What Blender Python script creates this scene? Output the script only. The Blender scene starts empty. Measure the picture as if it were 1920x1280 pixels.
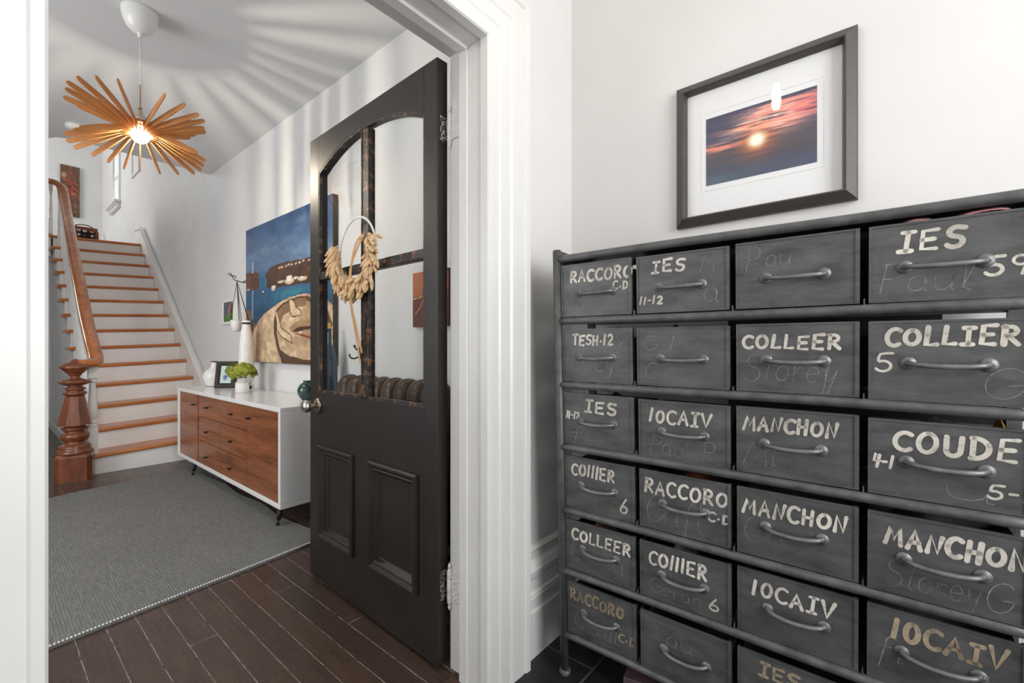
import bpy, bmesh, math, random
import numpy as np
from mathutils import Vector, Matrix
C = bpy.context.scene.collection
SC = bpy.context.scene
rnd = random.Random(7)
PI = math.pi

# ------------------------------------------------------------------ camera
F_PX = 832.0
cam_d = bpy.data.cameras.new('camera')
cam = bpy.data.objects.new('camera', cam_d); C.objects.link(cam)
cam_d.sensor_fit = 'HORIZONTAL'; cam_d.sensor_width = 36.0
cam_d.lens = 36.0 * F_PX / 1920.0
cam_d.shift_y = 10.0 / 1920.0
cam_d.clip_start = 0.02
AZ = math.atan((960.0 + 42.0) / F_PX)
cam.location = (0, 0, 1.1)
cam.rotation_euler = (PI / 2, 0, -AZ)
SC.camera = cam

# ------------------------------------------------------------------ light, exposure
w = bpy.data.worlds.new('world'); SC.world = w; w.use_nodes = True
w.node_tree.nodes['Background'].inputs[0].default_value = (0.93, 0.97, 1.0, 1)
w.node_tree.nodes['Background'].inputs[1].default_value = 2.4
SC.view_settings.view_transform = 'Standard'
SC.view_settings.look = 'None'
SC.view_settings.gamma = 1.0
SC.view_settings.exposure = 0.0
SC.view_settings.use_curve_mapping = False
SC.cycles.max_bounces = 10
SC.cycles.diffuse_bounces = 6
SC.cycles.transparent_max_bounces = 16
SC.cycles.sample_clamp_indirect = 6.0
SC.cycles.caustics_reflective = False
SC.cycles.caustics_refractive = False

def area(name, loc, aim, sx, sy, watts, col=(1, 1, 1)):
    l = bpy.data.lights.new(name, 'AREA'); l.shape = 'RECTANGLE'
    l.size = sx; l.size_y = sy; l.energy = watts; l.color = col
    o = bpy.data.objects.new(name, l); C.objects.link(o)
    o.location = loc
    o.rotation_euler = Vector(aim).to_track_quat('-Z', 'Y').to_euler()
    return o
# daylight entering through the glazed front entrance behind the camera and the unseen hall window; upstairs lamp added to brighten the landing
area('entrance_daylight', (0.40, -1.60, 1.82), (0, 1, -0.03), 1.2, 1.7, 43, (1.0, 0.985, 0.965))
area('hall_window_daylight', (-2.25, 3.1, 1.6), (1, 0.2, 0), 2.0, 1.9, 44, (1.0, 0.985, 0.97))
area('upstairs_fill_light', (-2.0, 10.2, 4.1), (1, 0, 0), 1.6, 1.6, 70, (1.0, 0.965, 0.91))

# ------------------------------------------------------------------ helpers
def s2l(c):
    c = c / 255.0
    return c / 12.92 if c <= 0.04045 else ((c + 0.055) / 1.055) ** 2.4
def rgb(r, g, b): return (s2l(r), s2l(g), s2l(b), 1.0)

class MB:
    def __init__(s): s.v = []; s.f = []; s.sm = []
    def add(s, vs, fs, smooth=False):
        n = len(s.v); s.v += [tuple(p) for p in vs]
        for f in fs: s.f.append(tuple(i + n for i in f)); s.sm.append(smooth)
        return s
    def box(s, x0, x1, y0, y1, z0, z1):
        vs = [(x, y, z) for x in (x0, x1) for y in (y0, y1) for z in (z0, z1)]
        return s.add(vs, [(0, 1, 3, 2), (4, 6, 7, 5), (0, 4, 5, 1), (2, 3, 7, 6), (0, 2, 6, 4), (1, 5, 7, 3)])
    def bar(s, a, b, wv, tv):
        # oriented box from a to b, half-width vector wv, half-thickness vector tv
        a = Vector(a); b = Vector(b); wv = Vector(wv); tv = Vector(tv)
        vs = [p + sx * wv + sy * tv for p in (a, b) for sx in (-1, 1) for sy in (-1, 1)]
        return s.add(vs, [(0, 1, 3, 2), (4, 6, 7, 5), (0, 4, 5, 1), (2, 3, 7, 6), (0, 2, 6, 4), (1, 5, 7, 3)])
    def tube(s, pts, r, n=10, smooth=True, sx=1.0, sy=1.0, up=(0, 0, 1), caps=True):
        P = [Vector(p) for p in pts]; m = len(P)
        R = r if isinstance(r, (list, tuple)) else [r] * m
        vs = []
        for i in range(m):
            t = (P[min(i + 1, m - 1)] - P[max(i - 1, 0)]).normalized()
            u = Vector(up)
            if abs(t.dot(u)) > 0.98: u = Vector((1, 0, 0)) if abs(t.x) < 0.9 else Vector((0, 1, 0))
            a = t.cross(u).normalized(); b = a.cross(t).normalized()
            for k in range(n):
                q = 2 * PI * k / n
                vs.append(P[i] + a * (math.cos(q) * R[i] * sx) + b * (math.sin(q) * R[i] * sy))
        fs = [(i * n + k, i * n + (k + 1) % n, (i + 1) * n + (k + 1) % n, (i + 1) * n + k) for i in range(m - 1) for k in range(n)]
        s.add(vs, fs, smooth)
        if caps:
            n0 = len(s.v) - m * n
            s.f.append(tuple(n0 + k for k in reversed(range(n)))); s.sm.append(False)
            s.f.append(tuple(n0 + (m - 1) * n + k for k in range(n))); s.sm.append(False)
        return s
    def lathe(s, prof, o=(0, 0, 0), n=24, smooth=True, ax='z', rot=0.0, sq=None):
        # prof: (radius, height)
        vs = []; m = len(prof)
        for r, h in prof:
            for k in range(n):
                q = 2 * PI * k / n + rot; x, y = r * math.cos(q), r * math.sin(q)
                if ax == 'z': p = (o[0] + x, o[1] + y, o[2] + h)
                elif ax == 'y': p = (o[0] + x, o[1] + h, o[2] + y)
                else: p = (o[0] + h, o[1] + x, o[2] + y)
                vs.append(p)
        fs = [(i * n + k, i * n + (k + 1) % n, (i + 1) * n + (k + 1) % n, (i + 1) * n + k) for i in range(m - 1) for k in range(n)]
        fs.append(tuple(reversed(range(n)))); fs.append(tuple((m - 1) * n + k for k in range(n)))
        return s.add(vs, fs, smooth)
    def prism(s, poly, fn, d0, d1):
        # poly: 2-D outline, fn(a,b,d)->xyz
        n = len(poly); vs = [fn(a, b, d0) for a, b in poly] + [fn(a, b, d1) for a, b in poly]
        fs = [(i, (i + 1) % n, n + (i + 1) % n, n + i) for i in range(n)]
        fs += [tuple(reversed(range(n))), tuple(range(n, 2 * n))]
        return s.add(vs, fs)
    def frame(s, a0, a1, b0, b1, prof, fn, open_bottom=False):
        # profile of (inset, height) swept round a rectangle; last loop not filled
        vs = []
        for i, d in prof:
            A0, A1, B0, B1 = a0 + i, a1 - i, b0 + i, b1 - i
            if open_bottom: B0 = b0
            vs += [fn(A0, B0, d), fn(A0, B1, d), fn(A1, B1, d), fn(A1, B0, d)]
        fs = []
        for j in range(len(prof) - 1):
            for k in range(3 if open_bottom else 4):
                fs.append((j * 4 + k, j * 4 + (k + 1) % 4, (j + 1) * 4 + (k + 1) % 4, (j + 1) * 4 + k))
        return s.add(vs, fs)
    def grid(s, nx, ny, fn, smooth=True):
        vs = [fn(i / nx, j / ny) for j in range(ny + 1) for i in range(nx + 1)]
        fs = [(j * (nx + 1) + i, j * (nx + 1) + i + 1, (j + 1) * (nx + 1) + i + 1, (j + 1) * (nx + 1) + i) for j in range(ny) for i in range(nx)]
        return s.add(vs, fs, smooth)
    def ribbon(s, pts, wd, fn, d):
        # flat stroke of width wd along 2-D polyline, round ends; fn(a,b,d)->xyz
        P = [Vector((p[0], p[1])) for p in pts]
        m = len(P); L = []; Rr = []
        for i in range(m):
            t = (P[min(i + 1, m - 1)] - P[max(i - 1, 0)])
            if t.length < 1e-9: t = Vector((1, 0))
            t.normalize(); nrm = Vector((-t.y, t.x)); L.append(P[i] + nrm * wd / 2); Rr.append(P[i] - nrm * wd / 2)
        def cap(c, t):
            a0 = math.atan2(t.y, t.x)
            return [c + Vector((math.cos(a0 + q), math.sin(a0 + q))) * wd / 2 for q in (-PI / 2, -PI / 4, 0, PI / 4, PI / 2)]
        vs = []
        for i in range(m): vs += [L[i], Rr[i]]
        fs = [(2 * i, 2 * i + 1, 2 * i + 3, 2 * i + 2) for i in range(m - 1)]
        n0 = len(vs); c1 = cap(P[-1], (P[-1] - P[-2]).normalized()); vs += c1; fs.append(tuple(range(n0, n0 + 5)))
        n0 = len(vs); c1 = cap(P[0], (P[0] - P[1]).normalized()); vs += c1; fs.append(tuple(range(n0, n0 + 5)))
        return s.add([fn(p.x, p.y, d) for p in vs], fs)
    def build(s, name, m, parent=None, org=(0, 0, 0), bevel=0.0, seg=2, fix=True):
        me = bpy.data.meshes.new(name)
        o3 = Vector(org)
        me.from_pydata([Vector(p) - o3 for p in s.v], [], s.f)
        me.polygons.foreach_set('use_smooth', s.sm)
        if fix:
            bm = bmesh.new(); bm.from_mesh(me); bmesh.ops.recalc_face_normals(bm, faces=bm.faces); bm.to_mesh(me); bm.free()
        me.materials.append(m)
        o = bpy.data.objects.new(name, me); C.objects.link(o)
        if parent is not None: o.parent = parent
        else: o.location = o3
        if bevel:
            b = o.modifiers.new('bevel', 'BEVEL'); b.width = bevel; b.segments = seg; b.limit_method = 'ANGLE'; b.angle_limit = 0.6
        return o

def tag(o, label=None, cat=None, group=None, kind=None):
    if label: o['label'] = label
    if cat: o['category'] = cat
    if group: o['group'] = group
    if kind: o['kind'] = kind
    return o
def thing(name, loc, label, cat, group=None, kind=None, rot=None):
    o = bpy.data.objects.new(name, None); C.objects.link(o); o.location = loc
    o.empty_display_size = 0.1
    if rot is not None: o.rotation_euler = rot
    return tag(o, label, cat, group, kind)
def struct(mb, name, m, label, cat, **k):
    return tag(mb.build(name, m, **k), label, cat, None, 'structure')
def bez(P, n=8):
    # Catmull-Rom smoothing of a polyline
    P = [Vector(p) for p in P]; out = []
    for i in range(len(P) - 1):
        a = P[max(i - 1, 0)]; b = P[i]; c = P[i + 1]; d = P[min(i + 2, len(P) - 1)]
        for k in range(n):
            t = k / n
            out.append(0.5 * ((2 * b) + (c - a) * t + (2 * a - 5 * b + 4 * c - d) * t * t + (3 * b - a - 3 * c + d) * t ** 3))
    out.append(P[-1]); return out

# ------------------------------------------------------------------ materials
def newmat(name):
    m = bpy.data.materials.new(name); m.use_nodes = True
    return m, m.node_tree, m.node_tree.nodes['Principled BSDF']
def N(t, typ, **k):
    n = t.nodes.new(typ)
    for a, b in k.items():
        if a.startswith('i_'):
            key = a[2:]; n.inputs[int(key) if key.isdigit() else key].default_value = b
        else: setattr(n, a, b)
    return n
def mix(t, fac, a, b, mode='MIX'):
    n = t.nodes.new('ShaderNodeMix'); n.data_type = 'RGBA'; n.blend_type = mode
    for sock, val in ((n.inputs[0], fac), (n.inputs[6], a), (n.inputs[7], b)):
        if hasattr(val, 'default_value') or hasattr(val, 'links'): t.links.new(val, sock)
        else: sock.default_value = val
    return n.outputs[2]
def ramp(t, src, stops):
    n = t.nodes.new('ShaderNodeValToRGB'); e = n.color_ramp.elements
    while len(e) < len(stops): e.new(0.5)
    for i, (p, c) in enumerate(stops): e[i].position = p; e[i].color = c if len(c) == 4 else (*c, 1)
    t.links.new(src, n.inputs[0]); return n.outputs[0]
def mapped(t, scale=(1, 1, 1), rot=(0, 0, 0), loc=(0, 0, 0)):
    tc = t.nodes.new('ShaderNodeTexCoord'); mp = t.nodes.new('ShaderNodeMapping')
    mp.inputs['Scale'].default_value = scale; mp.inputs['Rotation'].default_value = rot; mp.inputs['Location'].default_value = loc
    t.links.new(tc.outputs['Object'], mp.inputs[0]); return mp.outputs[0]
def noise(t, vec, scale, detail=4, rough=0.55):
    n = N(t, 'ShaderNodeTexNoise', i_Scale=scale, i_Detail=detail, i_Roughness=rough); t.links.new(vec, n.inputs['Vector']); return n.outputs[0]
def bump(t, b, src, strength=0.2, dist=0.01):
    n = N(t, 'ShaderNodeBump', i_Strength=strength, i_Distance=dist); t.links.new(src, n.inputs['Height']); t.links.new(n.outputs[0], b.inputs['Normal'])
def simple(name, col, rough=0.5, metal=0.0, var=0.06, scale=20, bmp=0.0, bscale=40, stretch=(1, 1, 1), coat=0.0, spec=None):
    m, t, b = newmat(name)
    v = mapped(t, stretch); nz = noise(t, v, scale)
    lo = tuple(max(0, c * (1 - var * 2)) for c in col[:3]) + (1,); hi = tuple(min(1, c * (1 + var * 2)) for c in col[:3]) + (1,)
    t.links.new(ramp(t, nz, [(0.3, lo), (0.7, hi)]), b.inputs['Base Color'])
    b.inputs['Roughness'].default_value = rough; b.inputs['Metallic'].default_value = metal
    if coat: b.inputs['Coat Weight'].default_value = coat; b.inputs['Coat Roughness'].default_value = 0.15
    if spec is not None: b.inputs['Specular IOR Level'].default_value = spec
    if bmp: bump(t, b, noise(t, v, bscale, 3), bmp, 0.004)
    return m
def wood(name, dark, mid, light, axis='x', rough=0.35, scale=6.0, stretch=14, coat=0.0):
    m, t, b = newmat(name)
    sc = {'x': (1, stretch, stretch), 'y': (stretch, 1, stretch), 'z': (stretch, stretch, 1)}[axis]
    v = mapped(t, sc)
    n1 = noise(t, v, scale * 0.35, 5, 0.6); n2 = noise(t, v, scale * 1.6, 3)
    c = ramp(t, n1, [(0.3, dark), (0.5, mid), (0.72, light)])
    c = mix(t, 0.35, c, ramp(t, n2, [(0.35, dark), (0.65, light)]), 'MIX')
    t.links.new(c, b.inputs['Base Color']); b.inputs['Roughness'].default_value = rough
    if coat: b.inputs['Coat Weight'].default_value = coat; b.inputs['Coat Roughness'].default_value = 0.12
    return m
def glassmat(name, tint=(1, 1, 1, 1), ior=1.45, boost=1.0):
    m = bpy.data.materials.new(name); m.use_nodes = True; t = m.node_tree; t.nodes.clear()
    o = N(t, 'ShaderNodeOutputMaterial'); mx = N(t, 'ShaderNodeMixShader'); tr = N(t, 'ShaderNodeBsdfTransparent'); g = N(t, 'ShaderNodeBsdfGlossy', i_Roughness=0.0)
    tr.inputs[0].default_value = tint
    # Schlick reflectance, the same from either side of the pane
    f0 = ((ior - 1) / (ior + 1)) ** 2
    lw = N(t, 'ShaderNodeLayerWeight', i_Blend=0.5); pw = N(t, 'ShaderNodeMath', operation='POWER'); pw.inputs[1].default_value = 5.0
    fr = N(t, 'ShaderNodeMapRange', i_3=f0, i_4=1.0); t.links.new(lw.outputs['Facing'], pw.inputs[0]); t.links.new(pw.outputs[0], fr.inputs[0])
    t.links.new(fr.outputs[0], mx.inputs[0]); t.links.new(tr.outputs[0], mx.inputs[1]); t.links.new(g.outputs[0], mx.inputs[2]); t.links.new(mx.outputs[0], o.inputs[0])
    return m
def emit(name, col, st):
    m = bpy.data.materials.new(name); m.use_nodes = True; t = m.node_tree; t.nodes.clear()
    o = N(t, 'ShaderNodeOutputMaterial'); e = N(t, 'ShaderNodeEmission', i_Strength=st); e.inputs[0].default_value = col
    t.links.new(e.outputs[0], o.inputs[0]); return m
def vcol(name, rough=0.6, coat=0.0):
    m, t, b = newmat(name); a = N(t, 'ShaderNodeAttribute', attribute_name='art')
    t.links.new(a.outputs['Color'], b.inputs['Base Color']); b.inputs['Roughness'].default_value = rough
    v = mapped(t); bump(t, b, noise(t, v, 90, 3), 0.08, 0.002)
    if coat: b.inputs['Coat Weight'].default_value = coat
    return m

M = {}
M['wall'] = simple('wall_paint', (0.715, 0.705, 0.698), 0.6, 0, 0.012, 3, 0.03, 60)
M['hall'] = simple('hall_wall_paint', (0.73, 0.734, 0.738), 0.55, 0, 0.02, 2.5, 0.03, 50)
M['ceil'] = simple('ceiling_paint', (0.725, 0.735, 0.745), 0.8, 0, 0.015, 2, 0.02, 50)
M['trim'] = simple('trim_gloss_paint', (0.735, 0.73, 0.72), 0.32, 0, 0.015, 4, 0.06, 35)
M['white'] = simple('white_paint', (0.80, 0.80, 0.79), 0.4, 0, 0.015, 6, 0.02, 40)
M['lacquer'] = simple('white_lacquer', (0.82, 0.82, 0.82), 0.18, 0, 0.005, 4)
M['porcelain'] = simple('white_porcelain', (0.80, 0.79, 0.77), 0.22, 0, 0.01, 8)
M['walnut'] = wood('walnut_veneer', rgb(84, 44, 24), rgb(136, 78, 44), rgb(166, 102, 62), 'y', 0.32, 4.0, 16, 0.2)
M['oak'] = wood('varnished_oak', rgb(150, 82, 32), rgb(182, 105, 45), rgb(205, 130, 64), 'x', 0.3, 5.0, 12, 0.25)
M['rail'] = wood('varnished_handrail', rgb(132, 70, 30), rgb(176, 98, 44), rgb(204, 128, 66), 'y', 0.22, 5.0, 10, 0.5)
M['mahog'] = wood('mahogany', rgb(76, 40, 25), rgb(112, 62, 40), rgb(142, 82, 54), 'z', 0.3, 6.0, 8, 0.3)
M['slat'] = wood('bamboo_slat', rgb(168, 106, 54), rgb(196, 130, 70), rgb(214, 150, 88), 'x', 0.5, 6.0, 5)
M['black'] = simple('black_metal', (0.012, 0.012, 0.013), 0.4, 0.3, 0.1, 30)
M['iron'] = simple('wrought_iron', (0.03, 0.03, 0.03), 0.5, 0.6, 0.1, 30)
M['chrome'] = simple('brushed_nickel', (0.62, 0.60, 0.58), 0.22, 1.0, 0.03, 60)
M['brass'] = simple('worn_brass_plate', (0.42, 0.33, 0.24), 0.35, 1.0, 0.15, 60)
M['glass'] = glassmat('window_glass', (0.96, 0.97, 0.97, 1), 1.5)
M['bulbglass'] = glassmat('glowing_bulb_glass', (1, 1, 1, 1), 1.45)
_t = M['bulbglass'].node_tree; _o = [n for n in _t.nodes if n.type == 'OUTPUT_MATERIAL'][0]; _sh = _o.inputs[0].links[0].from_socket
_e = N(_t, 'ShaderNodeEmission', i_Strength=5.0); _e.inputs[0].default_value = (1.0, 0.80, 0.5, 1); _a = N(_t, 'ShaderNodeAddShader')
_t.links.new(_sh, _a.inputs[0]); _t.links.new(_e.outputs[0], _a.inputs[1]); _t.links.new(_a.outputs[0], _o.inputs[0])
M['picglass'] = glassmat('picture_glass', (1, 1, 1, 1), 1.28)
M['cord'] = simple('white_cord', (0.75, 0.75, 0.74), 0.5)
M['bulb'] = emit('lit_bulb', (1.0, 0.87, 0.70, 1), 17000)
M['bulb2'] = emit('lit_filament', (1.0, 0.78, 0.5, 1), 60)
M['pframe'] = simple('dark_grey_frame', rgb(66, 63, 61), 0.42, 0.0, 0.06, 30)
M['mat'] = simple('mat_board', (0.84, 0.84, 0.85), 0.8, 0, 0.005, 30)
M['dframe'] = simple('espresso_frame', rgb(30, 25, 22), 0.6, 0, 0.1, 30)
M['radiator'] = simple('bronze_painted_iron', rgb(84, 68, 54), 0.42, 0.35, 0.25, 22, 0.25, 60)
M['bluegl'] = simple('dark_blue_glass', rgb(36, 66, 84), 0.08, 0, 0.1, 10, coat=0.5)
M['greengl'] = simple('dark_green_glaze', rgb(28, 62, 58), 0.12, 0, 0.35, 30, coat=0.5)
M['plume'] = simple('dried_bunny_tail', rgb(226, 194, 152), 0.9, 0, 0.10, 60, 0.25, 300)
M['ribbon'] = simple('tan_ribbon', rgb(205, 158, 105), 0.7, 0, 0.08, 60)
M['hydr'] = simple('green_hydrangea', rgb(158, 168, 58), 0.7, 0, 0.22, 70)
M['leaf'] = simple('dark_leaf', rgb(52, 78, 28), 0.45, 0, 0.15, 40)
M['leather'] = simple('brown_leather', rgb(122, 66, 38), 0.5, 0, 0.12, 40)
M['pink'] = simple('pink_webbing', rgb(232, 160, 168), 0.85, 0, 0.1, 80)
M['grey'] = simple('grey_fabric', rgb(120, 122, 128), 0.9, 0, 0.2, 60, 0.3, 200)
M['darkcl'] = simple('dark_fabric', rgb(44, 46, 56), 0.9, 0, 0.3, 60, 0.3, 200)
M['brownsh'] = simple('brown_felt', rgb(120, 84, 66), 0.85, 0, 0.2, 60)
M['mustard'] = simple('mustard_fabric', rgb(150, 112, 48), 0.9, 0, 0.2, 60)
M['rustcl'] = simple('rust_fabric', rgb(124, 62, 40), 0.9, 0, 0.2, 60)
M['boxpur'] = simple('mauve_card', rgb(92, 72, 80), 0.5, 0, 0.15, 15)
M['boxedge'] = simple('pale_card', rgb(165, 150, 140), 0.6, 0, 0.1, 20)
M['floorchip'] = simple('scuffed_threshold', rgb(58, 40, 30), 0.6, 0, 0.3, 40)

def m_door():
    m, t, b = newmat('black_door_paint')
    v = mapped(t); n1 = noise(t, v, 5, 4); n2 = noise(t, v, 160, 2, 0.7)
    c = ramp(t, n1, [(0.3, rgb(26, 22, 20)), (0.7, rgb(39, 33, 30))])
    c = mix(t, ramp(t, n2, [(0.78, (0, 0, 0, 1)), (0.84, (1, 1, 1, 1))]), c, rgb(95, 88, 82))
    t.links.new(c, b.inputs['Base Color']); b.inputs['Roughness'].default_value = 0.42
    bump(t, b, noise(t, mapped(t, (6, 6, 1)), 14, 4), 0.12, 0.004); return m
M['door'] = m_door()
def m_flaked():
    # muntins and glazing beads where the black paint has flaked to bare wood
    m, t, b = newmat('flaked_black_paint')
    v = mapped(t); n1 = noise(t, v, 34, 6, 0.7)
    c = ramp(t, n1, [(0.0, rgb(24, 23, 23)), (0.52, rgb(30, 28, 27)), (0.57, rgb(104, 70, 44)), (0.7, rgb(150, 108, 70))])
    t.links.new(c, b.inputs['Base Color']); b.inputs['Roughness'].default_value = 0.45; bump(t, b, n1, 0.5, 0.004); return m
M['flake'] = m_flaked()
def m_hinge():
    m, t, b = newmat('painted_ornate_hinge')
    v = mapped(t); n1 = N(t, 'ShaderNodeTexVoronoi', i_Scale=140.0); t.links.new(v, n1.inputs['Vector'])
    b.inputs['Base Color'].default_value = (0.75, 0.74, 0.73, 1); b.inputs['Roughness'].default_value = 0.4
    bump(t, b, n1.outputs['Distance'], 0.8, 0.004); return m
M['hinge'] = m_hinge()
def m_doorhinge():
    m, t, b = newmat('worn_black_relief')
    v = N(t, 'ShaderNodeTexVoronoi', i_Scale=150.0); t.links.new(mapped(t), v.inputs['Vector'])
    c = ramp(t, v.outputs['Distance'], [(0.0, rgb(34, 32, 32)), (0.5, rgb(40, 38, 38)), (0.62, rgb(150, 148, 146))])
    t.links.new(c, b.inputs['Base Color']); b.inputs['Roughness'].default_value = 0.4; bump(t, b, v.outputs['Distance'], 0.8, 0.004); return m
M['doorhinge'] = m_doorhinge()
def m_planks():
    m, t, b = newmat('dark_stained_planks')
    tc = N(t, 'ShaderNodeTexCoord'); sx = N(t, 'ShaderNodeSeparateXYZ'); t.links.new(tc.outputs['Object'], sx.inputs[0])
    def math_(op, a, bb=None):
        n = N(t, 'ShaderNodeMath', operation=op)
        for i, q in enumerate((a, bb)):
            if q is None: continue
            if isinstance(q, (int, float)): n.inputs[i].default_value = q
            else: t.links.new(q, n.inputs[i])
        return n.outputs[0]
    q = math_('DIVIDE', math_('SUBTRACT', sx.outputs[0], 0.675), 0.0885)
    wob = noise(t, mapped(t, (1, 1, 1)), 9, 3)
    q = math_('ADD', q, math_('MULTIPLY', math_('SUBTRACT', wob, 0.5), 0.06))
    idx = math_('FLOOR', q); fr = math_('FRACT', q)
    edge = math_('MINIMUM', fr, math_('SUBTRACT', 1.0, fr))
    wn = N(t, 'ShaderNodeTexWhiteNoise', noise_dimensions='1D'); t.links.new(idx, wn.inputs['W'])
    # butt joints
    yy = math_('ADD', math_('DIVIDE', sx.outputs[1], 1.35), math_('MULTIPLY', wn.outputs[0], 7.3))
    fy = math_('FRACT', yy); ey = math_('MULTIPLY', math_('MINIMUM', fy, math_('SUBTRACT', 1.0, fy)), 15.0)
    seam = math_('LESS_THAN', math_('MINIMUM', edge, ey), 0.0135)
    grain = noise(t, mapped(t, (30, 1.5, 30)), 3, 5, 0.6)
    c = ramp(t, grain, [(0.25, rgb(56, 43, 37)), (0.75, rgb(90, 70, 59))])
    c = mix(t, math_('MULTIPLY', wn.outputs[0], 0.5), c, rgb(46, 37, 34))
    spk = noise(t, mapped(t), 120, 2, 0.6)
    c = mix(t, ramp(t, spk, [(0.76, (0, 0, 0, 1)), (0.79, (1, 1, 1, 1))]), c, rgb(150, 138, 128))
    sn = noise(t, mapped(t), 25, 3)
    seamc = ramp(t, sn, [(0.35, rgb(70, 56, 48)), (0.6, rgb(168, 158, 150))])
    c = mix(t, seam, c, seamc)
    t.links.new(c, b.inputs['Base Color'])
    rr = noise(t, mapped(t), 12, 4)
    rm = N(t, 'ShaderNodeMapRange', i_3=0.2, i_4=0.38); t.links.new(rr, rm.inputs[0]); t.links.new(rm.outputs[0], b.inputs['Roughness'])
    bump(t, b, math_('MULTIPLY', math_('GREATER_THAN', math_('MINIMUM', edge, ey), 0.02), 1.0), 0.25, 0.002); return m
M['planks'] = m_planks()
def m_slate():
    m, t, b = newmat('dark_slate_tiles')
    br = N(t, 'ShaderNodeTexBrick', i_Scale=1.0); br.offset = 0.5
    br.inputs['Mortar Size'].default_value = 0.004; br.inputs['Brick Width'].default_value = 0.40; br.inputs['Row Height'].default_value = 0.20; br.inputs['Mortar Smooth'].default_value = 0.2
    t.links.new(mapped(t, rot=(0, 0, 0), loc=(0.06, 0.045, 0)), br.inputs['Vector'])
    n1 = noise(t, mapped(t), 14, 6, 0.65)
    c1 = ramp(t, n1, [(0.3, rgb(20, 21, 22)), (0.7, rgb(40, 40, 42))])
    t.links.new(c1, br.inputs['Color1']); t.links.new(c1, br.inputs['Color2']); br.inputs['Mortar'].default_value = rgb(88, 86, 84)
    t.links.new(br.outputs[0], b.inputs['Base Color']); b.inputs['Roughness'].default_value = 0.45; bump(t, b, n1, 0.25, 0.006); return m
M['slate'] = m_slate()
def m_rug():
    m, t, b = newmat('grey_flatweave_wool')
    v = mapped(t, (70, 5, 1)); n1 = noise(t, v, 2.2, 4, 0.7)
    n2 = noise(t, mapped(t, (1, 1, 1)), 260, 3, 0.8); n3 = noise(t, mapped(t), 3, 3)
    wv = N(t, 'ShaderNodeTexWave', wave_type='BANDS', bands_direction='X', i_Scale=30.0, i_Distortion=3.0); wv.inputs['Detail'].default_value = 3; wv.inputs['Detail Scale'].default_value = 4
    t.links.new(mapped(t), wv.inputs['Vector'])
    c = ramp(t, n1, [(0.3, rgb(80, 81, 81)), (0.55, rgb(122, 123, 121)), (0.78, rgb(172, 172, 168))])
    c = mix(t, 0.55, c, ramp(t, n2, [(0.36, rgb(62, 64, 66)), (0.6, rgb(160, 160, 157))]), 'MIX')
    c = mix(t, ramp(t, n3, [(0.55, (0, 0, 0, 1)), (0.8, (0.35, 0.35, 0.35, 1))]), c, rgb(140, 137, 124))
    t.links.new(c, b.inputs['Base Color']); b.inputs['Roughness'].default_value = 0.95; b.inputs['Specular IOR Level'].default_value = 0.1
    bump(t, b, mix(t, 0.3, n2, wv.outputs[1]), 0.55, 0.005); return m
M['rug'] = m_rug()
def m_gun(name, lo, hi, rough=0.45, metal=0.15, str_=(3, 3, 10), scr=0.75):
    m, t, b = newmat(name)
    v = mapped(t, str_); n1 = noise(t, v, 4, 6, 0.65); n2 = noise(t, mapped(t), 12, 4); n3 = noise(t, mapped(t, (40, 40, 9), (0.3, 0.6, 0.4)), 3, 4, 0.8)
    c = ramp(t, n1, [(0.25, lo), (0.75, hi)])
    c = mix(t, ramp(t, n2, [(0.5, (0, 0, 0, 1)), (0.85, (0.45, 0.45, 0.45, 1))]), c, rgb(112, 110, 108))
    c = mix(t, ramp(t, n3, [(scr, (0, 0, 0, 1)), (scr + 0.05, (0.7, 0.7, 0.7, 1))]), c, rgb(150, 150, 148))
    t.links.new(c, b.inputs['Base Color']); b.inputs['Metallic'].default_value = metal
    rm = N(t, 'ShaderNodeMapRange', i_3=rough - 0.1, i_4=rough + 0.15); t.links.new(n2, rm.inputs[0]); t.links.new(rm.outputs[0], b.inputs['Roughness'])
    bump(t, b, n1, 0.08, 0.002); return m
M['drawer'] = m_gun('blackened_sheet_steel', rgb(58, 59, 60), rgb(104, 105, 106), .42, .2, (2.2, 5, 7), .72)
M['gunpost'] = m_gun('worn_steel_tube', rgb(66, 67, 68), rgb(104, 105, 106), 0.42, 0.2, (6, 6, 6), 0.7)
M['handle'] = m_gun('worn_steel_pull', rgb(84, 86, 87), rgb(132, 134, 135), 0.36, 0.35, (8, 8, 8), 0.7)
M['inner'] = simple('dark_gap_backing', rgb(30, 30, 31), 0.6, 0.1, 0.1, 20)
def m_brush(name, a, b_, cover):
    m, t, b = newmat(name)
    n1 = noise(t, mapped(t, (1, 1, 1)), 60, 4, 0.7); n2 = noise(t, mapped(t), 9, 2)
    c = ramp(t, n2, [(0.35, a), (0.65, b_)])
    c = mix(t, ramp(t, n1, [(cover, (0, 0, 0, 1)), (cover + 0.3, (1, 1, 1, 1))]), c, rgb(78, 77, 76))
    t.links.new(c, b.inputs['Base Color']); b.inputs['Roughness'].default_value = 0.6; return m
M['paintw'] = m_brush('brushed_white_lettering', rgb(222, 217, 206), rgb(178, 172, 162), 0.52)
M['paintt'] = m_brush('brushed_tan_lettering', rgb(172, 156, 132), rgb(132, 118, 98), 0.5)
M['chalk'] = m_brush('faint_chalk', rgb(150, 150, 149), rgb(112, 112, 112), 0.40)
M['rustmark'] = simple('rust_mark', rgb(120, 62, 40), 0.8, 0, 0.2, 60)
M['art'] = vcol('oil_on_canvas', 0.4)
M['print'] = vcol('photo_print', 0.5)
M['canvasedge'] = simple('brown_canvas_edge', rgb(72, 54, 40), 0.6)
M['flowerbag'] = None

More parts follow.
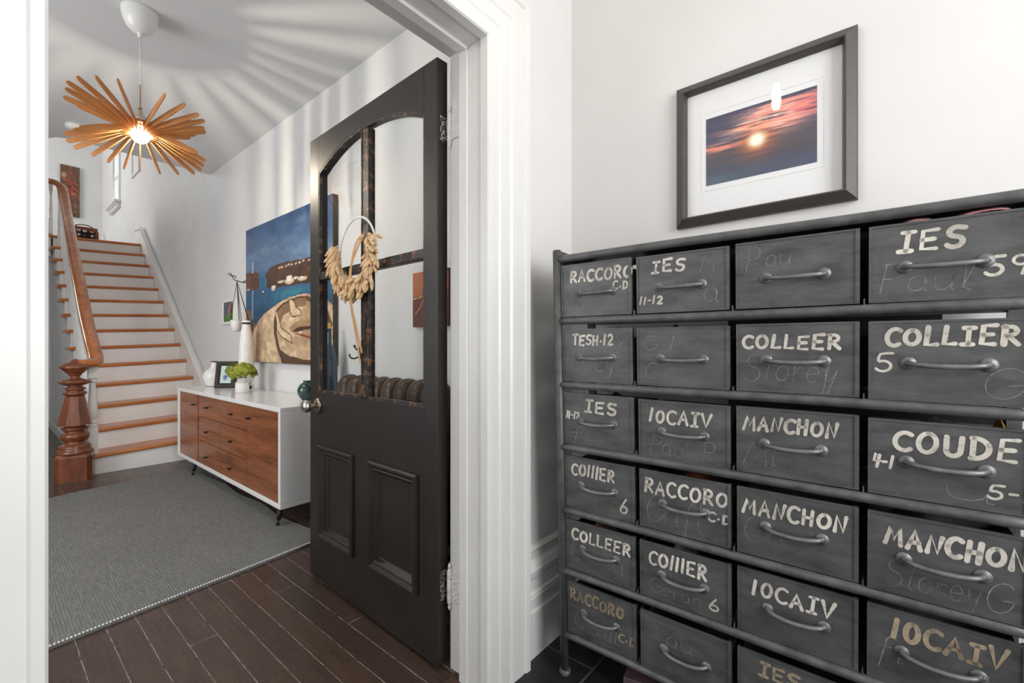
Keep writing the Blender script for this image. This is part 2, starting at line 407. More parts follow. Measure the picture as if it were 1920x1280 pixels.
# ------------------------------------------------------------------ art helpers (numpy)
def vnoise(x, y, seed=0):
    xi = np.floor(x).astype(np.int64); yi = np.floor(y).astype(np.int64); xf = x - xi; yf = y - yi
    def h(a, b):
        n = (a * 374761393 + b * 668265263 + seed * 974711) & 0x7fffffff
        n = ((n ^ (n >> 13)) * 1274126177) & 0x7fffffff
        return ((n ^ (n >> 16)) & 0xffff) / 65535.0
    u = xf * xf * (3 - 2 * xf); v = yf * yf * (3 - 2 * yf)
    return (h(xi, yi) * (1 - u) + h(xi + 1, yi) * u) * (1 - v) + (h(xi, yi + 1) * (1 - u) + h(xi + 1, yi + 1) * u) * v
def fbm(x, y, seed=0, o=4):
    s = 0; a = 0.5
    for i in range(o): s = s + a * vnoise(x * 2 ** i, y * 2 ** i, seed + i); a *= 0.5
    return s / (1 - 0.5 ** o)
def inpoly(U, V, P):
    r = np.zeros(U.shape, bool); n = len(P)
    for i in range(n):
        x1, y1 = P[i]; x2, y2 = P[(i + 1) % n]
        if y1 == y2: continue
        c = ((y1 > V) != (y2 > V)) & (U < (x2 - x1) * (V - y1) / (y2 - y1) + x1)
        r ^= c
    return r
def seg(U, V, P, wd):
    r = np.zeros(U.shape, bool)
    for (x1, y1), (x2, y2) in zip(P[:-1], P[1:]):
        dx, dy = x2 - x1, y2 - y1; tt = np.clip(((U - x1) * dx + (V - y1) * dy) / (dx * dx + dy * dy + 1e-12), 0, 1)
        r |= (U - x1 - tt * dx) ** 2 + (V - y1 - tt * dy) ** 2 < wd * wd
    return r
def put(c, mask, col, a=1.0):
    c[mask] = c[mask] * (1 - a) + np.array(col, float) * a
def blend(c, a, col):
    a = np.clip(a, 0, 1)[..., None]; c[...] = c * (1 - a) + np.array(col, float) * a
def art(name, w_, h_, nx, ny, fn, mat_, parent=None, xf=None):
    # grid in the plane; xf(u_m, v_m) -> xyz ; fn(U,V)->rgb 0..255
    u = np.linspace(0, 1, nx + 1); v = np.linspace(0, 1, ny + 1); U, V = np.meshgrid(u, v)
    col = fn(U, V); col = np.clip(col, 0, 255) / 255.0
    lin = np.where(col <= 0.04045, col / 12.92, ((col + 0.055) / 1.055) ** 2.4)
    mb = MB(); mb.grid(nx, ny, lambda a, b: xf(a * w_, b * h_), False)
    o = mb.build(name, mat_, parent, fix=False)
    at = o.data.color_attributes.new('art', 'FLOAT_COLOR', 'POINT')
    buf = np.ones(((nx + 1) * (ny + 1), 4), np.float32); buf[:, :3] = lin.reshape(-1, 3)
    at.data.foreach_set('color', buf.ravel()); return o

# ================================================================== STRUCTURE
XR = 1.537      # entrance hall right wall
XH = 1.60       # stair hall right wall
YD = 0.962; YB = 1.13
XL = -1.9
# floors
struct(MB().box(XL, XH + .1, 1.045, 8.9, -0.06, 0), 'floor', M['planks'], 'dark stained wooden plank floor of the stair hall', 'floor')
struct(MB().box(-1.1, XR + .1, -1.55, 1.044, -0.06, 0), 'floor_entrance', M['slate'], 'dark slate tile floor of the entrance under the drawer cabinet', 'floor')
struct(MB().box(0.05, 1.03, 0.985, 1.10, -0.01, 0.006), 'trim_5', M['floorchip'], 'scuffed dark wooden threshold between tiles and planks', 'threshold', bevel=0.003)
# doorway wall
mb = MB(); mb.box(-1.1, 0.035, YD, YB, 0, 2.98); mb.box(1.035, XH + .1, YD, YB, 0, 2.98); mb.box(0.035, 1.035, YD, YB, 2.095, 2.98)
struct(mb, 'wall_front', M['wall'], 'white painted wall around the doorway', 'wall')
struct(MB().box(XR, XR + .12, -1.55, YD, 0, 2.98), 'wall_right', M['wall'], 'white wall behind the drawer cabinet carrying the framed sunset print', 'wall')
struct(MB().box(-1.22, -1.1, -1.55, YD, 0, 2.98), 'wall_left', M['wall'], 'white left wall of the entrance', 'wall')
mb = MB(); mb.box(-1.2, -0.2, -1.58, -1.55, 0, 2.98); mb.box(1.0, XR + .1, -1.58, -1.55, 0, 2.98); mb.box(-0.2, 1.0, -1.58, -1.55, 2.66, 2.98); mb.box(-0.2, 1.0, -1.58, -1.55, 0, 0.4)
struct(mb, 'wall_back', M['wall'], 'white wall with the glazed front entrance', 'wall')
struct(MB().box(-1.1, XR, -1.55, YD, 2.98, 3.08), 'ceiling_entrance', M['ceil'], 'white ceiling of the entrance', 'ceiling')
# hall walls
XW = XH + .016
mb = MB(); mb.box(XH, XW, YB, 10.336, 0, 5.4); mb.box(XH, XW, 10.866, 12.1, 0, 5.4); mb.box(XH, XW, 10.336, 10.866, 0, 3.66); mb.box(XH, XW, 10.336, 10.866, 5.0, 5.4)
struct(mb, 'wall_hall_right', M['hall'], 'pale grey stair hall wall behind the sideboard and stairs', 'wall')
mb = MB(); mb.box(XL - .03, XL, YB, 2.3, 0, 2.95); mb.box(XL - .03, XL, 4.3, 8.9, 0, 2.95); mb.box(XL - .03, XL, 2.3, 4.3, 0, .65); mb.box(XL - .03, XL, 2.3, 4.3, 2.55, 2.95)
mb.box(XL - .03, XL, 5.55, 9.4, 2.95, 5.4); mb.box(XL - .03, XL, 11.0, 12.1, 2.95, 5.4); mb.box(XL - .03, XL, 9.4, 11.0, 2.3, 3.3); mb.box(XL - .03, XL, 9.4, 11.0, 4.9, 5.4)
struct(mb, 'wall_hall_left', M['hall'], 'pale grey left wall of the stair hall', 'wall')
struct(MB().box(XL, .66, 8.8, 8.92, 0, 2.35), 'wall_passage', M['hall'], 'pale grey wall beyond the foot of the stairs', 'wall')
struct(MB().box(XL, XH, 12.0, 12.12, 2.2, 5.4), 'wall_landing', M['hall'], 'pale grey wall at the back of the landing with the tall abstract canvas', 'wall')
struct(MB().box(XL, XH, 5.45, 5.55, 3.25, 5.4), 'wall_upstairs', M['hall'], 'pale upstairs wall over the hall ceiling edge', 'wall')
# ceiling with rounded stairwell opening
mb = MB()
cr = 0.16
poly = [(XL, YB), (XH, YB), (XH, 5.55), (.40 + cr, 5.55)] + [(.40 + cr - cr * math.sin(q), 5.55 + cr - cr * math.cos(q)) for q in (PI / 8, PI / 4, 3 * PI / 8, PI / 2)] + [(.40, 8.45), (XL, 8.45)]
mb.prism(poly, lambda a, b, d: (a, b, d), 2.95, 3.25)
struct(mb, 'ceiling', M['ceil'], 'white hall ceiling striped by the lamp with rounded stairwell opening', 'ceiling')
struct(MB().box(XL, XH, 5.45, 12.1, 5.4, 5.5), 'ceiling_upstairs', M['ceil'], 'white ceiling over the stairwell', 'ceiling')
# landing slab (behind the top tread)
mb = MB(); mb.box(0.62, XH, 8.55, 12.0, 2.35, 2.58); mb.box(XL, 0.62, 8.5, 12.0, 2.35, 2.58)
struct(mb, 'floor_landing', M['planks'], 'dark landing floor at the top of the stairs', 'floor')

# jamb + head lining with door rabbet
mb = MB()
mb.box(1.012, 1.036, YD - .012, 1.06, 0, 2.075); mb.box(1.034, 1.05, 1.06, YB + .004, 0, 2.10); 
mb.box(1.006, 1.03, 1.025, 1.062, 0, 2.066)
mb.box(.035, .058, YD - .012, YB + .004, 0, 2.075)
mb.box(.035, 1.036, YD - .012, 1.06, 2.068, 2.10); mb.box(.035, 1.05, 1.06, YB + .004, 2.092, 2.11); mb.box(.035, 1.03, 1.025, 1.062, 2.058, 2.09)
struct(mb, 'trim_1', M['trim'], 'white painted jamb and head lining of the doorway', 'door jamb', bevel=0.0025)
# casing of the doorway, entrance side (profile: distance from the inner edge, projection)
prof = [(0.0, 0.0), (0.0, 0.028), (-.004, 0.033), (-.018, 0.0345), (-.022, 0.031), (-.05, 0.031), (-.056, 0.0345), (-.064, 0.0355), (-.092, 0.036), (-.098, 0.033), (-.104, 0.033), (-.112, 0.038), (-.118, 0.039), (-.165, 0.041), (-.172, 0.0385), (-.178, 0.045), (-.196, 0.047), (-.202, 0.043), (-.206, 0.0)]
mb = MB(); mb.frame(0.066, 1.005, 0.0, 2.062, prof, lambda a, b, d: (a, YD - d, b), True)
struct(mb, 'trim_2', M['trim'], 'wide white moulded casing round the doorway', 'door casing', fix=True)
mb = MB(); mb.frame(0.03, 1.052, 0.0, 2.105, [(0, 0), (0, .022), (-.02, .028), (-.12, .03), (-.13, 0)], lambda a, b, d: (a, YB + d, b), True)
struct(mb, 'trim_3', M['trim'], 'white casing on the hall side of the doorway', 'door casing')
# baseboard on doorway wall
prof = [(0, 0), (.020, 0), (.020, .150), (.024, .153), (.024, .165), (.018, .17), (.018, .205), (.024, .209), (.024, .215), (.020, .219), (.024, .223), (.024, .229), (.016, .235), (.016, .275), (.022, .285), (.028, .31), (.022, .33), (.012, .345), (.012, .37), (.016, .378), (.0, .39)]
mb = MB(); mb.prism(prof, lambda a, b, d: (d, YD - a, b), 1.206, XR)
struct(mb, 'baseboard_front', M['trim'], 'tall white moulded baseboard between doorway and drawer cabinet', 'baseboard')
mb = MB(); mb.prism(prof, lambda a, b, d: (XR - a, d, b), -1.55, YD - .03)
struct(mb, 'baseboard_right', M['trim'], 'tall white moulded baseboard behind the drawer cabinet', 'baseboard')
mb = MB(); mb.prism(prof, lambda a, b, d: (XH - a, d, b), YB + .03, 5.05)
struct(mb, 'baseboard_hall', M['trim'], 'tall white moulded baseboard along the hall wall behind the sideboard', 'baseboard')
mb = MB(); mb.prism([(0, 0), (.02, 0), (.02, .10), (.012, .115), (0, .12)], lambda a, b, d: (d, 8.8 - a, b), XL, .645)
struct(mb, 'baseboard_passage', M['trim'], 'low white baseboard at the end of the passage beside the stairs', 'baseboard')

# landing window in the right wall
wn = thing('window_1', (XH, 10.6, 3.66), 'tall narrow sash window with white trim above the landing', 'window', kind='structure')
O = (XH, 10.6, 3.66)
mb = MB(); mb.frame(10.336, 10.866, 3.66, 5.0, [(-.10, 0), (-.10, .02), (-.09, .025), (-.01, .02), (0, .012), (0, -.016)], lambda a, b, d: (XH - d, a, b)); mb.build('window_frame', M['trim'], wn, O)
mb = MB(); mb.box(XH - .09, XH, 10.19, 11.02, 3.625, 3.665); mb.box(XH - .05, XH, 10.22, 10.99, 3.54, 3.62); mb.box(XH - .07, XH, 10.21, 11.0, 3.60, 3.625); mb.build('window_sill', M['trim'], wn, O, 0.004)
mb = MB()
for (b0, b1, dx) in ((3.67, 4.16, .006), (4.13, 4.99, .014)):
    mb.frame(10.346, 10.856, b0, b1, [(0, -dx), (0, -dx + .012), (.045, -dx + .012), (.045, -dx)], lambda a, b, d: (XH - d, a, b))
mb.build('sash', M['trim'], wn, O)
MB().box(XH + .0140, XH + .0155, 10.35, 10.85, 3.67, 4.99).build('pane', M['glass'], wn, O)
# narrow framed panel moulding beside the window
mb = MB(); mb.frame(8.768, 9.283, 3.81, 4.95, [(0, 0), (0, .02), (.02, .028), (.05, .02), (.05, .004), (.06, .004)], lambda a, b, d: (XH - d, a, b)); mb.box(XH - .006, XH, 8.8, 9.25, 3.85, 4.91)
struct(mb, 'trim_4', M['hall'], 'narrow framed wall panel right of the landing window', 'panel moulding')

# ================================================================== STAIRCASE
SX, SY, SZ, SG, SR, TILT = 1.548, 5.19, 0.2137, 0.25, 0.1856, 0.0469
def tz(k, x): return SZ + k * SR + TILT * (x - SX)
st = thing('staircase', (1.0, 5.2, 0), 'white staircase with varnished orange oak treads and mahogany newel post', 'staircase')
O = (1.0, 5.2, 0)
def tread_mb(k, xl, xr, depth):
    y = SY + k * SG; T = .034
    prof = [(0.012, -T), (0.003, -T + .006), (0, -T / 2), (0.003, -.006), (0.012, 0), (depth, 0), (depth, -T)]
    mb = MB(); n = len(prof)
    vs = [(x, y + a, tz(k, x) + b) for x in (xl, xr) for a, b in prof]
    mb.add(vs, [(i, (i + 1) % n, n + (i + 1) % n, n + i) for i in range(n)] + [tuple(range(n)), tuple(range(n, 2 * n))]); return mb
for k in range(14):
    xl = .598
    t_ = tread_mb(k, xl, SX, SG + .035).build('tread', M['oak'], st, O)
    y = SY + k * SG + .028
    zb0 = [0.0 if k == 0 else tz(k - 1, x) - .002 for x in (.655, SX)]
    zt0 = [tz(k, x) - .033 for x in (.655, SX)]
    MB().add([(x, yy, z) for (x, zb, zt) in ((.655, zb0[0], zt0[0]), (SX, zb0[1], zt0[1])) for yy in (y, y + .018) for z in (zb, zt)],
             [(0, 1, 3, 2), (4, 6, 7, 5), (0, 4, 5, 1), (2, 3, 7, 6), (0, 2, 6, 4), (1, 5, 7, 3)]).build('riser', M['white'], st, O)
# closed side panel under the open end of the treads
poly = [(SY + .028, 0.0)]
for k in range(14):
    poly += [(SY + k * SG + .028, tz(k, .65) - .035), (SY + (k + 1) * SG + .028, tz(k, .65) - .035)]
poly = poly[:-1] + [(8.8, tz(13, .65) - .035), (8.8, 0)]
MB().prism(poly, lambda a, b, d: (d, a, b), .640, .656).build('side_panel', M['hall'], st, O)
MB().prism([(5.3, 0), (8.79, 0), (8.79, .10), (5.3, .10)], lambda a, b, d: (d, a, b), .622, .639).build('side_baseboard', M['white'], st, O)
# wall skirt with moulding
y0, z0, y1, z1 = 5.05, .36, 8.53, 2.94
poly = [(5.05, 0), (8.53, 2.3), (8.53, 2.86), (5.05, .27)]
MB().prism([(5.05, 0), (5.5, 0), (8.9, 2.5), (8.9, 2.86), (8.50, 2.86), (5.05, .30)], lambda a, b, d: (d, a, b), SX + .002, XH - .001).build('wall_skirt', M['white'], st, O)
mb = MB(); dv = Vector((0, 3.45, 2.56)).normalized(); up = Vector((0, -dv.z, dv.y))
for off, r in ((0.0, .019), (.026, .011), (.044, .007)):
    a = Vector((SX - .006 + off * .35, 5.05, .30)) + up * (off + .0); b = Vector((SX - .006 + off * .35, 8.50, 2.86)) + up * off
    mb.bar(a, b, up * r * .62, Vector((1, 0, 0)) * r * .6)
    mb.bar(b, b + Vector((0, .3, 0)) + Vector((0, 0, .02)), Vector((0, 0, 1)) * r * .5, Vector((1, 0, 0)) * r * .6)
mb.build('skirt_moulding', M['white'], st, O, 0.004)
# handrail
path = bez([(.525, 5.15, .957), (.60, 5.175, .958), (.648, 5.22, .965), (.664, 5.33, 1.02), (.668, 5.6, 1.17), (.68, 6.0, 1.385), (.692, 6.5, 1.725), (.704, 7.0, 2.07), (.716, 7.5, 2.44), (.727, 8.0, 2.80), (.728, 8.28, 3.06), (.715, 8.40, 3.22), (.665, 8.46, 3.285), (.58, 8.475, 3.295), (.30, 8.475, 3.30)], 6)
MB().tube(path, .047, 14, True, 1.12, .80).build('handrail', M['rail'], st, O)
# balusters: two per tread
def rail_at(y):
    pts = path
    for a, b in zip(pts[:-1], pts[1:]):
        if a.y <= y <= b.y and b.y > a.y: t = (y - a.y) / (b.y - a.y); return a.x + t * (b.x - a.x), a.z + t * (b.z - a.z)
    return .72, 3.1
def baluster_mb(x, y, zb, zt, sc=1.0):
    h = zt - zb; q = .019 * sc; mb = MB()
    mb.box(x - q, x + q, y - q, y + q, zb, zb + .30 * h)
    pr = [(.018, .30), (.021, .315), (.012, .33), (.019, .345), (.019, .36), (.013, .375), (.021, .42), (.0185, .52), (.0125, .74), (.0115, .79), (.018, .80), (.018, .81), (.012, .82), (.017, .835), (.019, .84)]
    mb.lathe([(r * sc, zb + a * h) for r, a in pr], (x, y, 0), 12)
    mb.box(x - q * .95, x + q * .95, y - q * .95, y + q * .95, zb + .84 * h, zt); return mb
bx = .652
baluster_mb(.637, 5.262, tz(0, .637), .955, 1.75).build('baluster', M['white'], st, O, 0.003)
for k in range(1, 14):
    for f in (.075, .2):
        y = SY + k * SG + f
        if y > 8.42: continue
        xr, zr = rail_at(y)
        baluster_mb(xr - .022, y, tz(k, .64), zr - .025).build('baluster', M['white'], st, O)
for x in (.62, .545, .47, .395):
    baluster_mb(x, 8.475, 2.60, 3.27).build('baluster', M['white'], st, O)
# gallery edge to the left of the top tread
MB().box(.30, .60, 8.44, 8.50, 2.585, 2.615).build('gallery_nosing', M['oak'], st, O, .006)
MB().box(.30, .62, 8.462, 8.48, 2.30, 2.584).build('gallery_fascia', M['white'], st, O)
MB().box(.30, .66, 8.74, 9.0, 2.755, 2.79).build('tread', M['oak'], st, O, .006)
MB().box(.30, .66, 8.765, 8.785, 2.58, 2.755).build('riser', M['white'], st, O)
# newel post
NX, NY = .518, 5.15
np_ = MB()
ch = .03; r_ = .112
base = [(-r_ + ch, -r_), (r_ - ch, -r_), (r_, -r_ + ch), (r_, r_ - ch), (r_ - ch, r_), (-r_ + ch, r_), (-r_, r_ - ch), (-r_, -r_ + ch)]
ca, sa = math.cos(-.22), math.sin(-.22)
base = [(a * ca - b * sa, a * sa + b * ca) for a, b in base]
def lay(mb, rows):
    n = 8; vs = [(NX + a * s, NY + b * s, z) for s, z in rows for a, b in base]; m = len(rows)
    mb.add(vs, [(i * n + k, i * n + (k + 1) % n, (i + 1) * n + (k + 1) % n, (i + 1) * n + k) for i in range(m - 1) for k in range(n)] + [tuple(reversed(range(n))), tuple((m - 1) * n + k for k in range(n))])
lay(np_, [(1, 0), (1, .012), (1.0, .195), (.93, .212), (.80, .225)])
np_.lathe([(.10, .213), (.116, .222), (.118, .236), (.104, .25), (.098, .262), (.102, .276), (.094, .288), (.078, .296), (.066, .308), (.064, .318), (.074, .324), (.080, .33), (.088, .345), (.092, .358), (.090, .373), (.082, .384), (.066, .392), (.060, .402), (.074, .412), (.086, .420), (.086, .428), (.072, .436), (.062, .444), (.062, .455)], (NX, NY, 0), 32)
np_.lathe([(.110, .455), (.062, .690)], (NX, NY, 0), 8, False, rot=PI / 8 - .22)
np_.lathe([(.056, .690), (.060, .70), (.072, .708), (.076, .718), (.068, .728), (.052, .734), (.056, .742), (.068, .750), (.068, .758), (.050, .766), (.040, .774), (.058, .782), (.082, .792), (.104, .806), (.104, .814), (.084, .824), (.058, .832), (.034, .840), (.028, .852), (.036, .862), (.042, .868), (.042, .876), (.054, .884), (.062, .890), (.064, .898), (.076, .906), (.078, .914), (.094, .922), (.096, .934), (.084, .948), (.062, .962), (.036, .976), (.030, .984), (.022, .994), (.008, 1.0)], (NX, NY, 0), 32)
np_.build('newel_post', M['mahog'], st, O)

# ================================================================== HALL PENDANT LAMP
LX, LY = .5735, 3.144
LB = Vector((LX, LY, 2.278))
AXF = Vector((math.sin(AZ), math.cos(AZ), 0)); AXR = Vector((math.cos(AZ), -math.sin(AZ), 0))
lp = thing('pendant_lamp', (LX, LY, 2.95), 'pendant lamp of radiating wooden slats with glowing bulb hanging in the hall', 'lamp')
O = (LX, LY, 2.95)
mb = MB(); mb.lathe([(.084, 2.95), (.084, 2.94), (.081, 2.915), (.073, 2.885), (.060, 2.858), (.042, 2.838), (.022, 2.828), (.012, 2.826), (.012, 2.81), (.009, 2.806)], (LX, LY, 0), 32); mb.build('canopy', M['porcelain'], lp, O)
MB().tube([(LX, LY, 2.81), (LX + .001, LY, 2.6), (LX, LY, 2.39)], .0035, 8).build('cord', M['cord'], lp, O)
mb = MB(); mb.lathe([(.006, 2.41), (.012, 2.40), (.012, 2.385), (.022, 2.375), (.032, 2.365), (.033, 2.335), (.028, 2.33), (.024, 2.325), (.024, 2.315)], (LX, LY, 0), 24); mb.build('socket', M['chrome'], lp, O)
mb = MB(); mb.lathe([(.004, 2.42), (.008, 2.415), (.008, 2.402), (.004, 2.40)], (LX, LY, 0), 12); mb.build('cord_grip', M['black'], lp, O)
mb = MB()
for z in (2.338, 2.326):
    mb.tube([(LX + .047 * math.cos(q), LY + .047 * math.sin(q), z) for q in [2 * PI * i / 32 for i in range(33)]], .003, 6)
for i in range(4):
    q = PI / 4 + i * PI / 2; mb.tube([(LX + .03 * math.cos(q), LY + .03 * math.sin(q), 2.345), (LX + .047 * math.cos(q), LY + .047 * math.sin(q), 2.345), (LX + .047 * math.cos(q), LY + .047 * math.sin(q), 2.326)], .0025, 6)
mb.lathe([(.017, 2.3265), (.050, 2.3265), (.050, 2.331), (.017, 2.331)], (LX, LY, 0), 28, False)
mb.build('hub_ring', M['slat'], lp, O)
mb = MB(); mb.lathe([(.004, 2.224), (.018, 2.227), (.031, 2.236), (.040, 2.25), (.043, 2.268), (.040, 2.286), (.031, 2.301), (.02, 2.313), (.016, 2.32)], (LX, LY, 0), 24); bl = mb.build('bulb', M['bulbglass'], lp, O)
mb = MB(); mb.lathe([(.001, 2.258), (.0026, 2.260), (.0026, 2.292), (.001, 2.294)], (LX, LY, 0), 10); mb.build('filament', M['bulb'], bl, O)
pairs = [(-110, 53, 97, -37), (-133, 69, 115, -52), (-141, 85, 120, -62), (-139, 98, 115, -70), (-120, 107, 102, -76), (-85, 108, 78, -77), (-43, 102, 47, -76), (6, 90, 0, -71), (47, 74, -23, -66), (84, 55, -61, -54), (110, 36, -91, -41), (121, 24, -125, -27), (121, 10, -139, -15), (111, 3, -141, -1), (93, -2, -126, 5), (78, -8, -100, 10)]
LD = 2.45
UP = Vector((0, 0, 1))
VV = Vector((LX, LY, 0)).normalized(); WW = Vector((VV.y, -VV.x, 0))
for i, (a1, b1, a2, b2) in enumerate(pairs):
    phi = math.radians(90 - (i - 7) * 14.5)
    for (a, b, ph) in ((a1, b1, phi), (a2, b2, phi + PI)):
        # sixteen crossed slats step round the hub at even angles; reach and lift of each end as measured
        g_ = WW * math.cos(ph) - VV * math.sin(ph)
        den = F_PX * g_.dot(AXR) - (a - 697) * g_.dot(AXF)
        r_t = a * LD / den if abs(den) > 180 else .34
        r_t = min(.39, max(.30, r_t)) if i not in (0, 14, 15) else min(.36, max(.26, r_t))
        tip = LB + g_ * r_t; dd = tip.dot(AXF)
        tip.z = 1.1 + (400 + b) / F_PX * dd
        d = tip - LB; dh = Vector((d.x, d.y, 0)).normalized()
        st_ = Vector((LX, LY, 2.2985)) + dh * .050
        st_.z += (8 - i) * .0006
        L = (tip - st_).length
        # slat stands on edge: width in the vertical plane
        dirv = (tip - st_).normalized(); wv = (UP - dirv * dirv.z).normalized(); tv = dirv.cross(wv)
        n = 8; outl = [(0, -.026), (L * .06, -.025), (L * .16, -.0145), (L * .55, -.0165), (L * .93, -.0125)] + [(L - .0105 + .0105 * math.sin(q), -.0105 * math.cos(q)) for q in (0.3, .9, PI / 2, PI - .9, PI - .3)] + [(L * .93, .0125), (L * .55, .0165), (L * .16, .0145), (L * .06, .025), (0, .026)]
        o = bpy.data.objects.new
        mb = MB(); mb.prism(outl, lambda p, q, h: (p, q, h), -.0026, .0026)
        ob = mb.build('slat', M['slat'], lp)
        mtx = Matrix((dirv, wv, tv)).transposed().to_4x4(); mtx.translation = st_ - Vector(O); ob.matrix_local = mtx
        ob.parent = lp; ob.matrix_local = mtx
# smoke alarm on the hall ceiling
mb = MB(); mb.lathe([(.062, 2.95), (.062, 2.935), (.056, 2.915), (.03, 2.908), (.004, 2.908)], (.52, 5.18, 0), 28); tag(mb.build('smoke_alarm', M['porcelain'], org=(.52, 5.18, 2.95)), 'small white smoke alarm on the hall ceiling half hidden behind the lamp slats', 'smoke alarm')

# ================================================================== DOOR
HX, HY = .996, 1.157
dang = math.atan2(1.0, .027)
dr = thing('door_1', (HX, HY, 0), 'open black panelled door with arched glazed top and brass-backed knob', 'door', kind='structure', rot=(0, 0, dang))
DW, DH, DT = .952, 2.084, .045
a0, a1, zb, zs, zp = .072, .868, .888, 1.912, 2.006   # glazed opening: sides, sill, arch spring, arch peak
def arch_z(s):
    hw = (a1 - a0) / 2; rise = zp - zs; R = (hw * hw + rise * rise) / (2 * rise); c = (a0 + a1) / 2
    return zp - R + math.sqrt(max(0, R * R - (s - c) ** 2))
P3 = lambda a, b, d: (a, d, b)
mb = MB()
mb.box(0, a0, -DT, 0, .012, DH); mb.box(a1, DW, -DT, 0, .012, DH)
mb.box(a0, a1, -DT, 0, .64, zb); mb.box(a0, a1, -DT, 0, .012, .222); mb.box(.42, .549, -DT, 0, .222, .64)
mb.box(a0, .108, -DT, 0, .222, .64); mb.box(.852, a1, -DT, 0, .222, .64)
ns = 20; arch = [(a0 + (a1 - a0) * i / ns, arch_z(a0 + (a1 - a0) * i / ns)) for i in range(ns + 1)]
mb.prism(arch + [(a1, DH), (a0, DH)], P3, -DT, 0)
mb.box(.108, .42, -.030, -.014, .222, .64); mb.box(.549, .852, -.030, -.014, .222, .64)
mb.build('door_frame', M['door'], dr, bevel=.0015)
pm = [(0, 0), (0, .010), (.006, .016), (.014, .016), (.02, .010), (.026, .004), (.032, .006), (.038, .002), (.046, -.012), (.05, -.014)]
for (s0, s1) in ((.108, .42), (.549, .852)):
    mb = MB(); mb.frame(s0 - .004, s1 + .004, .216, .646, pm, P3)
    mb.build('panel_moulding', M['door'], dr)
# glazing bars and flaked glazing beads
MB().box(.444, .487, -DT + .006, -.004, zb, 1.995).build('glazing_bar', M['flake'], dr, bevel=.004)
for s0, s1 in ((a0, .444), (.487, a1)):
    MB().box(s0, s1, -DT + .006, -.004, 1.411, 1.447).build('glazing_bar', M['flake'], dr, bevel=.004)
mb = MB(); bd = .007
for s0, s1 in ((a0, .444), (.487, a1)):
    mb.box(s0, s1, -.016, -.002, zb, zb + bd * 1.6); 
    mb.box(s0, s0 + bd, -.016, -.002, zb, arch_z(s0) if s0 < .3 else 1.99); mb.box(s1 - bd, s1, -.016, -.002, zb, arch_z(s1) if s1 > .6 else 1.99)
sub = [(a0 + (a1 - a0) * i / 28, arch_z(a0 + (a1 - a0) * i / 28)) for i in range(29)]
for (x1, y1), (x2, y2) in zip(sub[:-1], sub[1:]): mb.prism([(x1, y1 - .011), (x2, y2 - .011), (x2, y2), (x1, y1)], P3, -.016, -.0015)
mb.build('glazing_bead', M['flake'], dr)
for s0, s1, z0, z1 in ((a0, .446, zb, 1.413), (.485, a1, zb, 1.413), (a0, .446, 1.445, 0), (.485, a1, 1.445, 0)):
    if z1: poly = [(s0, z0), (s1, z0), (s1, z1), (s0, z1)]
    else: poly = [(s0, z0), (s1, z0)] + [(s1 + (s0 - s1) * i / 10, arch_z(s1 + (s0 - s1) * i / 10)) for i in range(11)]
    MB().prism(poly, P3, -.024, -.021).build('pane', M['glass'], dr)
# knob with plate, hinges, edge latch plates
mb = MB(); mb.lathe([(.034, 0.0), (.034, .004), (.030, .008), (.016, .010)], (.873, 0, .826), 28, ax='y'); rose = mb.build('rose', M['brass'], dr); rose['label'] = 'worn brass plate behind knob'
mb = MB(); mb.lathe([(.011, .008), (.010, .030), (.016, .036), (.026, .042), (.030, .052), (.029, .062), (.022, .070), (.008, .073)], (.873, 0, .826), 28, ax='y'); kb = mb.build('knob', M['chrome'], dr); kb['label'] = 'brushed steel knob'
for z0, z1 in ((1.773, 1.922), (.20, .364)):
    zc = (z0 + z1) / 2; px_ = -.024; py_ = -.034
    mb = MB(); mb.lathe([(.001, z0), (.004, z0 + .006), (.0065, z0 + .014), (.003, z0 + .02), (.008, z0 + .026), (.0085, zc - .028), (.0075, zc - .026), (.0085, zc - .024), (.0085, zc + .024), (.0075, zc + .026), (.0085, zc + .028), (.008, z1 - .026), (.003, z1 - .02), (.0065, z1 - .014), (.004, z1 - .006), (.001, z1)], (px_, py_, 0), 16)
    h = mb.build('hinge', M['hinge'], dr); h['label'] = 'white painted ornate hinge with pointed finials'
    mb = MB(); mb.box(-.0022, -.0001, -.043, -.012, z0 + .032, z1 - .032)
    hl = mb.build('hinge_leaf', M['doorhinge'], h); hl['label'] = 'ornate hinge leaf painted black with worn white relief'
    mb = MB(); mb.box(-.090, -.030, -.0376, -.0355, z0 + .032, z1 - .032); mb.build('hinge_leaf', M['hinge'], h)

# ================================================================== WREATH on the door (wall space around the muntin)
wc = Vector((.50, .012, 1.491))
wr = thing('wreath', (HX, HY, 1.49), 'dried grass wreath on a white hoop hung on the black door', 'wreath', rot=(0, 0, dang))
Wl = lambda a, b, d=.012: (a, d, b - 1.49)
mb = MB(); mb.tube([Wl(.50 + .14 * math.cos(q), 1.491 + .14 * math.sin(q)) for q in [2 * PI * i / 64 for i in range(65)]], .0045, 8, True, .7, 1.2); mb.build('hoop', M['cord'], wr)
pl_mb = MB(); pl_mb.lathe([(.0008, -.012), (.0015, 0.0), (.0045, .006), (.0078, .016), (.0086, .026), (.0075, .037), (.0045, .047), (.001, .054)], (0, 0, 0), 8)
first = None
rest = MB()
NP = 250
prof_p = [(.0008, -.012), (.0015, 0.0), (.0045, .006), (.0078, .016), (.0086, .026), (.0075, .037), (.0045, .047), (.001, .054)]
plumes = []
